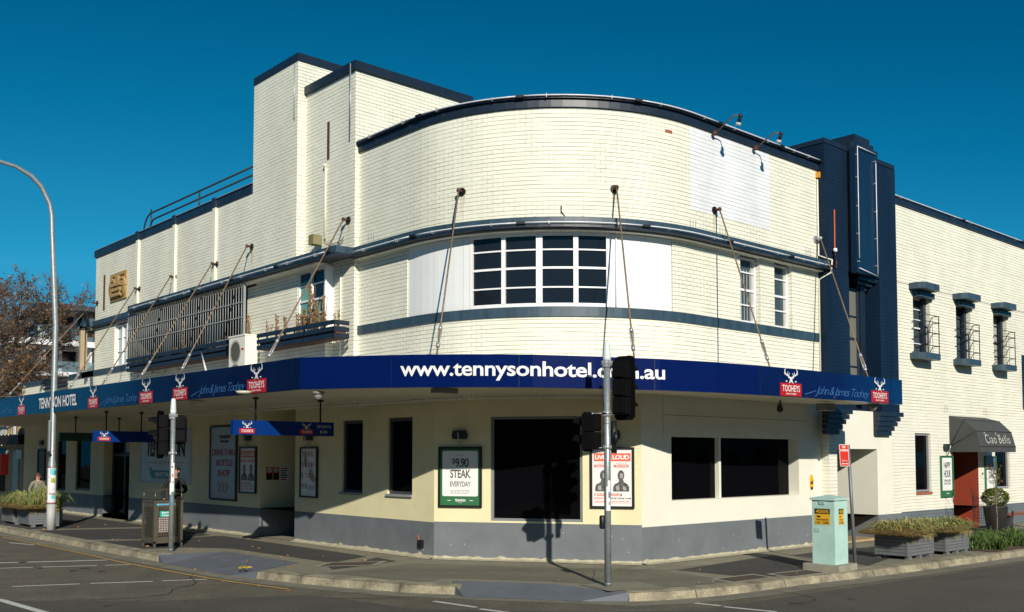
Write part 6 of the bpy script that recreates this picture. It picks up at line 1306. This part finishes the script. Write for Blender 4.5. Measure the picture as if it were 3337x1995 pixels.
def person(pos,H,ang,lab,top,legs,hair,skinm,long_hair,arms,jacket_h=.50):
    arms=[tuple((p[0]*.92,p[1],p[2]) for p in a_) for a_ in arms]
    t=thing('person',(pos[0],pos[1],0),lab,'person'); c,s=math.cos(ang),math.sin(ang)
    W=lambda x,y,z:Vector((pos[0]+(x*c-y*s)*H,pos[1]+(x*s+y*c)*H,z*H))   # x to the figure's left, y forward, unit height
    N=[(W(0,0,.53),(.085*H,.062*H)),(W(0,0,.62),(.072*H,.056*H)),(W(0,.01,.74),(.088*H,.062*H)),(W(0,0,.815),(.06*H,.045*H)),(W(0,.005,.855),.030*H),(W(0,.015,.89),.042*H),(W(0,.012,.945),.052*H),(W(0,.01,.985),.034*H)]
    E=[(0,1),(1,2),(2,3),(3,4),(4,5),(5,6),(6,7)]
    for sg in (-1,1):
        i=len(N); N+=[(W(sg*.055,0,.50),.052*H),(W(sg*.06,.005,.28),.034*H),(W(sg*.062,-.01,.05),.022*H),(W(sg*.065,.06,.015),.018*H)]; E+=[(0,i),(i,i+1),(i+1,i+2),(i+2,i+3)]
        sh,el,wr=arms[0 if sg<0 else 1]; i=len(N); N+=[(W(*sh),.034*H),(W(*el),.026*H),(W(*wr),.018*H)]; E+=[(3,i),(i,i+1),(i+1,i+2)]
        w=Vector(wr); e=Vector(el); d=(w-e).normalized(); p=w+d*.045; i2=len(N); N+=[(W(*p),.019*H)]; E+=[(i+2,i2)]
        side_=d.cross(Vector((0,0,1))).normalized() if abs(d.z)<.95 else Vector((0,1,0))
        for k in range(4):
            b0=p+side_*(.012*(k-1.5)); L_=(.038,.046,.043,.032)[k]; i3=len(N); N+=[(W(*(b0+d*.015)),.0056*H),(W(*(b0+d*L_+Vector((0,0,-.012)))),.0042*H)]; E+=[(i2,i3),(i3,i3+1)]
        b0=p-side_*.02-d*.02; i3=len(N); N+=[(W(*b0),.006*H),(W(*(b0-side_*.016+d*.022)),.005*H)]; E+=[(i2,i3),(i3,i3+1)]
    body=skin(N,E,'body',skinm,t)
    b=MB().m(INK)
    for sg in (-1,1): b.ball(W(sg*.018,.060,.938),.0055*H,6)
    obj('eyes',b,t); b=MB().m(skinm); b.tube([W(0,.056,.94),W(0,.074,.92)],[.005*H,.009*H],6)
    for sg in (-1,1): b.ball(W(sg*.052,.01,.93),.012*H,6,1.5)
    b.m(mat('lips',(.35,.12,.10),.5)); b.tube([W(-.014,.058,.903),W(0,.063,.902),W(.014,.058,.903)],.0035*H,5); obj('face_features',b,t)
    # clothing
    Nn=[(W(0,0,jacket_h),(.102*H,.078*H)),(W(0,0,.62),(.088*H,.072*H)),(W(0,.01,.74),(.094*H,.072*H)),(W(0,0,.825),(.064*H,.05*H))]; En=[(0,1),(1,2),(2,3)]
    for sg in (0,1):
        sh,el,wr=arms[sg]; i=len(Nn); Nn+=[(W(*sh),.040*H),(W(*el),.031*H),(W(*wr),.024*H)]; En+=[(3,i),(i,i+1),(i+1,i+2)]
    skin(Nn,En,'jacket',top,t)
    Nn=[(W(0,0,.53),(.093*H,.07*H))]; En=[]
    for sg in (-1,1): i=len(Nn); Nn+=[(W(sg*.055,0,.49),.06*H),(W(sg*.06,.005,.28),.042*H),(W(sg*.062,-.01,.045),.036*H)]; En+=[(0,i),(i,i+1),(i+1,i+2)]
    skin(Nn,En,'trousers',legs,t)
    rnd=random.Random(5); b=MB().m(hair)
    for _ in range(420 if long_hair else 260):
        a=rnd.uniform(0,2*math.pi); zz=rnd.uniform(-.35 if long_hair else .1,1); 
        if math.sin(a)>.35 and zz<.55: continue
        rr_=math.sqrt(max(0,1-max(0,zz)**2)); x,y=rr_*math.cos(a)*.056,rr_*math.sin(a)*.060; z=.945+zz*.052-(0 if zz>0 else 0)
        p=W(x,.005+y,z); L_=.05 if long_hair else .018; q=W(x*1.25,.002+y*1.2,z-L_); u_=Vector((-math.sin(a+ang),math.cos(a+ang),0))*.012*H; b.face([p-u_,p+u_,q+u_*.8+Vector((rnd.uniform(-.01,.01),0,0)),q-u_*.8])
    b.ball(W(0,0,.955),.056*H,10,1.0) ; obj('hair',b,t)
    return t,W
SK=mat('skin_tone',(.52,.28,.19),.5,var=.05)
fcam=math.atan2(-34,-10)-math.pi/2   # turned to the camera
t,W=person((10.15,34.4),1.60,fcam+.1,'person in a grey buttoned jacket with wavy brown hair walking behind the planters',mat('grey_jacket',(.21,.20,.145),.85,var=.2,scale=30),mat('dark_trousers',(.02,.02,.025),.8),mat('brown_hair',(.09,.03,.015),.6),SK,True,(((-.105,0,.80),(-.165,-.03,.66),(-.13,.04,.56)),((.105,0,.80),(.165,-.03,.66),(.13,.04,.56))))
b=MB().m(INK); b.tube([W(0,.082,.80),W(0,.086,.70),W(0,.082,.58)],.005,5); obj('button_line',b,t)
t,W=person((10.85,25.3),1.88,math.atan2(-25,-11)-math.pi/2-.1,'person in a black jumper standing behind the litter bin holding a green bottle',mat('black_jumper',(.008,.008,.009),.85),mat('blue_jeans',(.03,.06,.12),.8),mat('short_dark_hair',(.03,.02,.015),.6),SK,False,(((-.105,0,.80),(-.17,0,.66),(-.06,.10,.63)),((.105,0,.80),(.17,-.01,.66),(.14,.05,.54))))
q=W(-.02,.13,.60); b=MB().m(mat('green_bottle_glass',(.02,.55,.10),.2,spec=.8)); b.tube([q,q+Vector((0,0,.13)),q+Vector((0,0,.17)),q+Vector((0,0,.22))],[.033,.033,.013,.013],10); obj('green_bottle',b,None,'small bright green bottle in the hand of the person behind the bin','bottle')
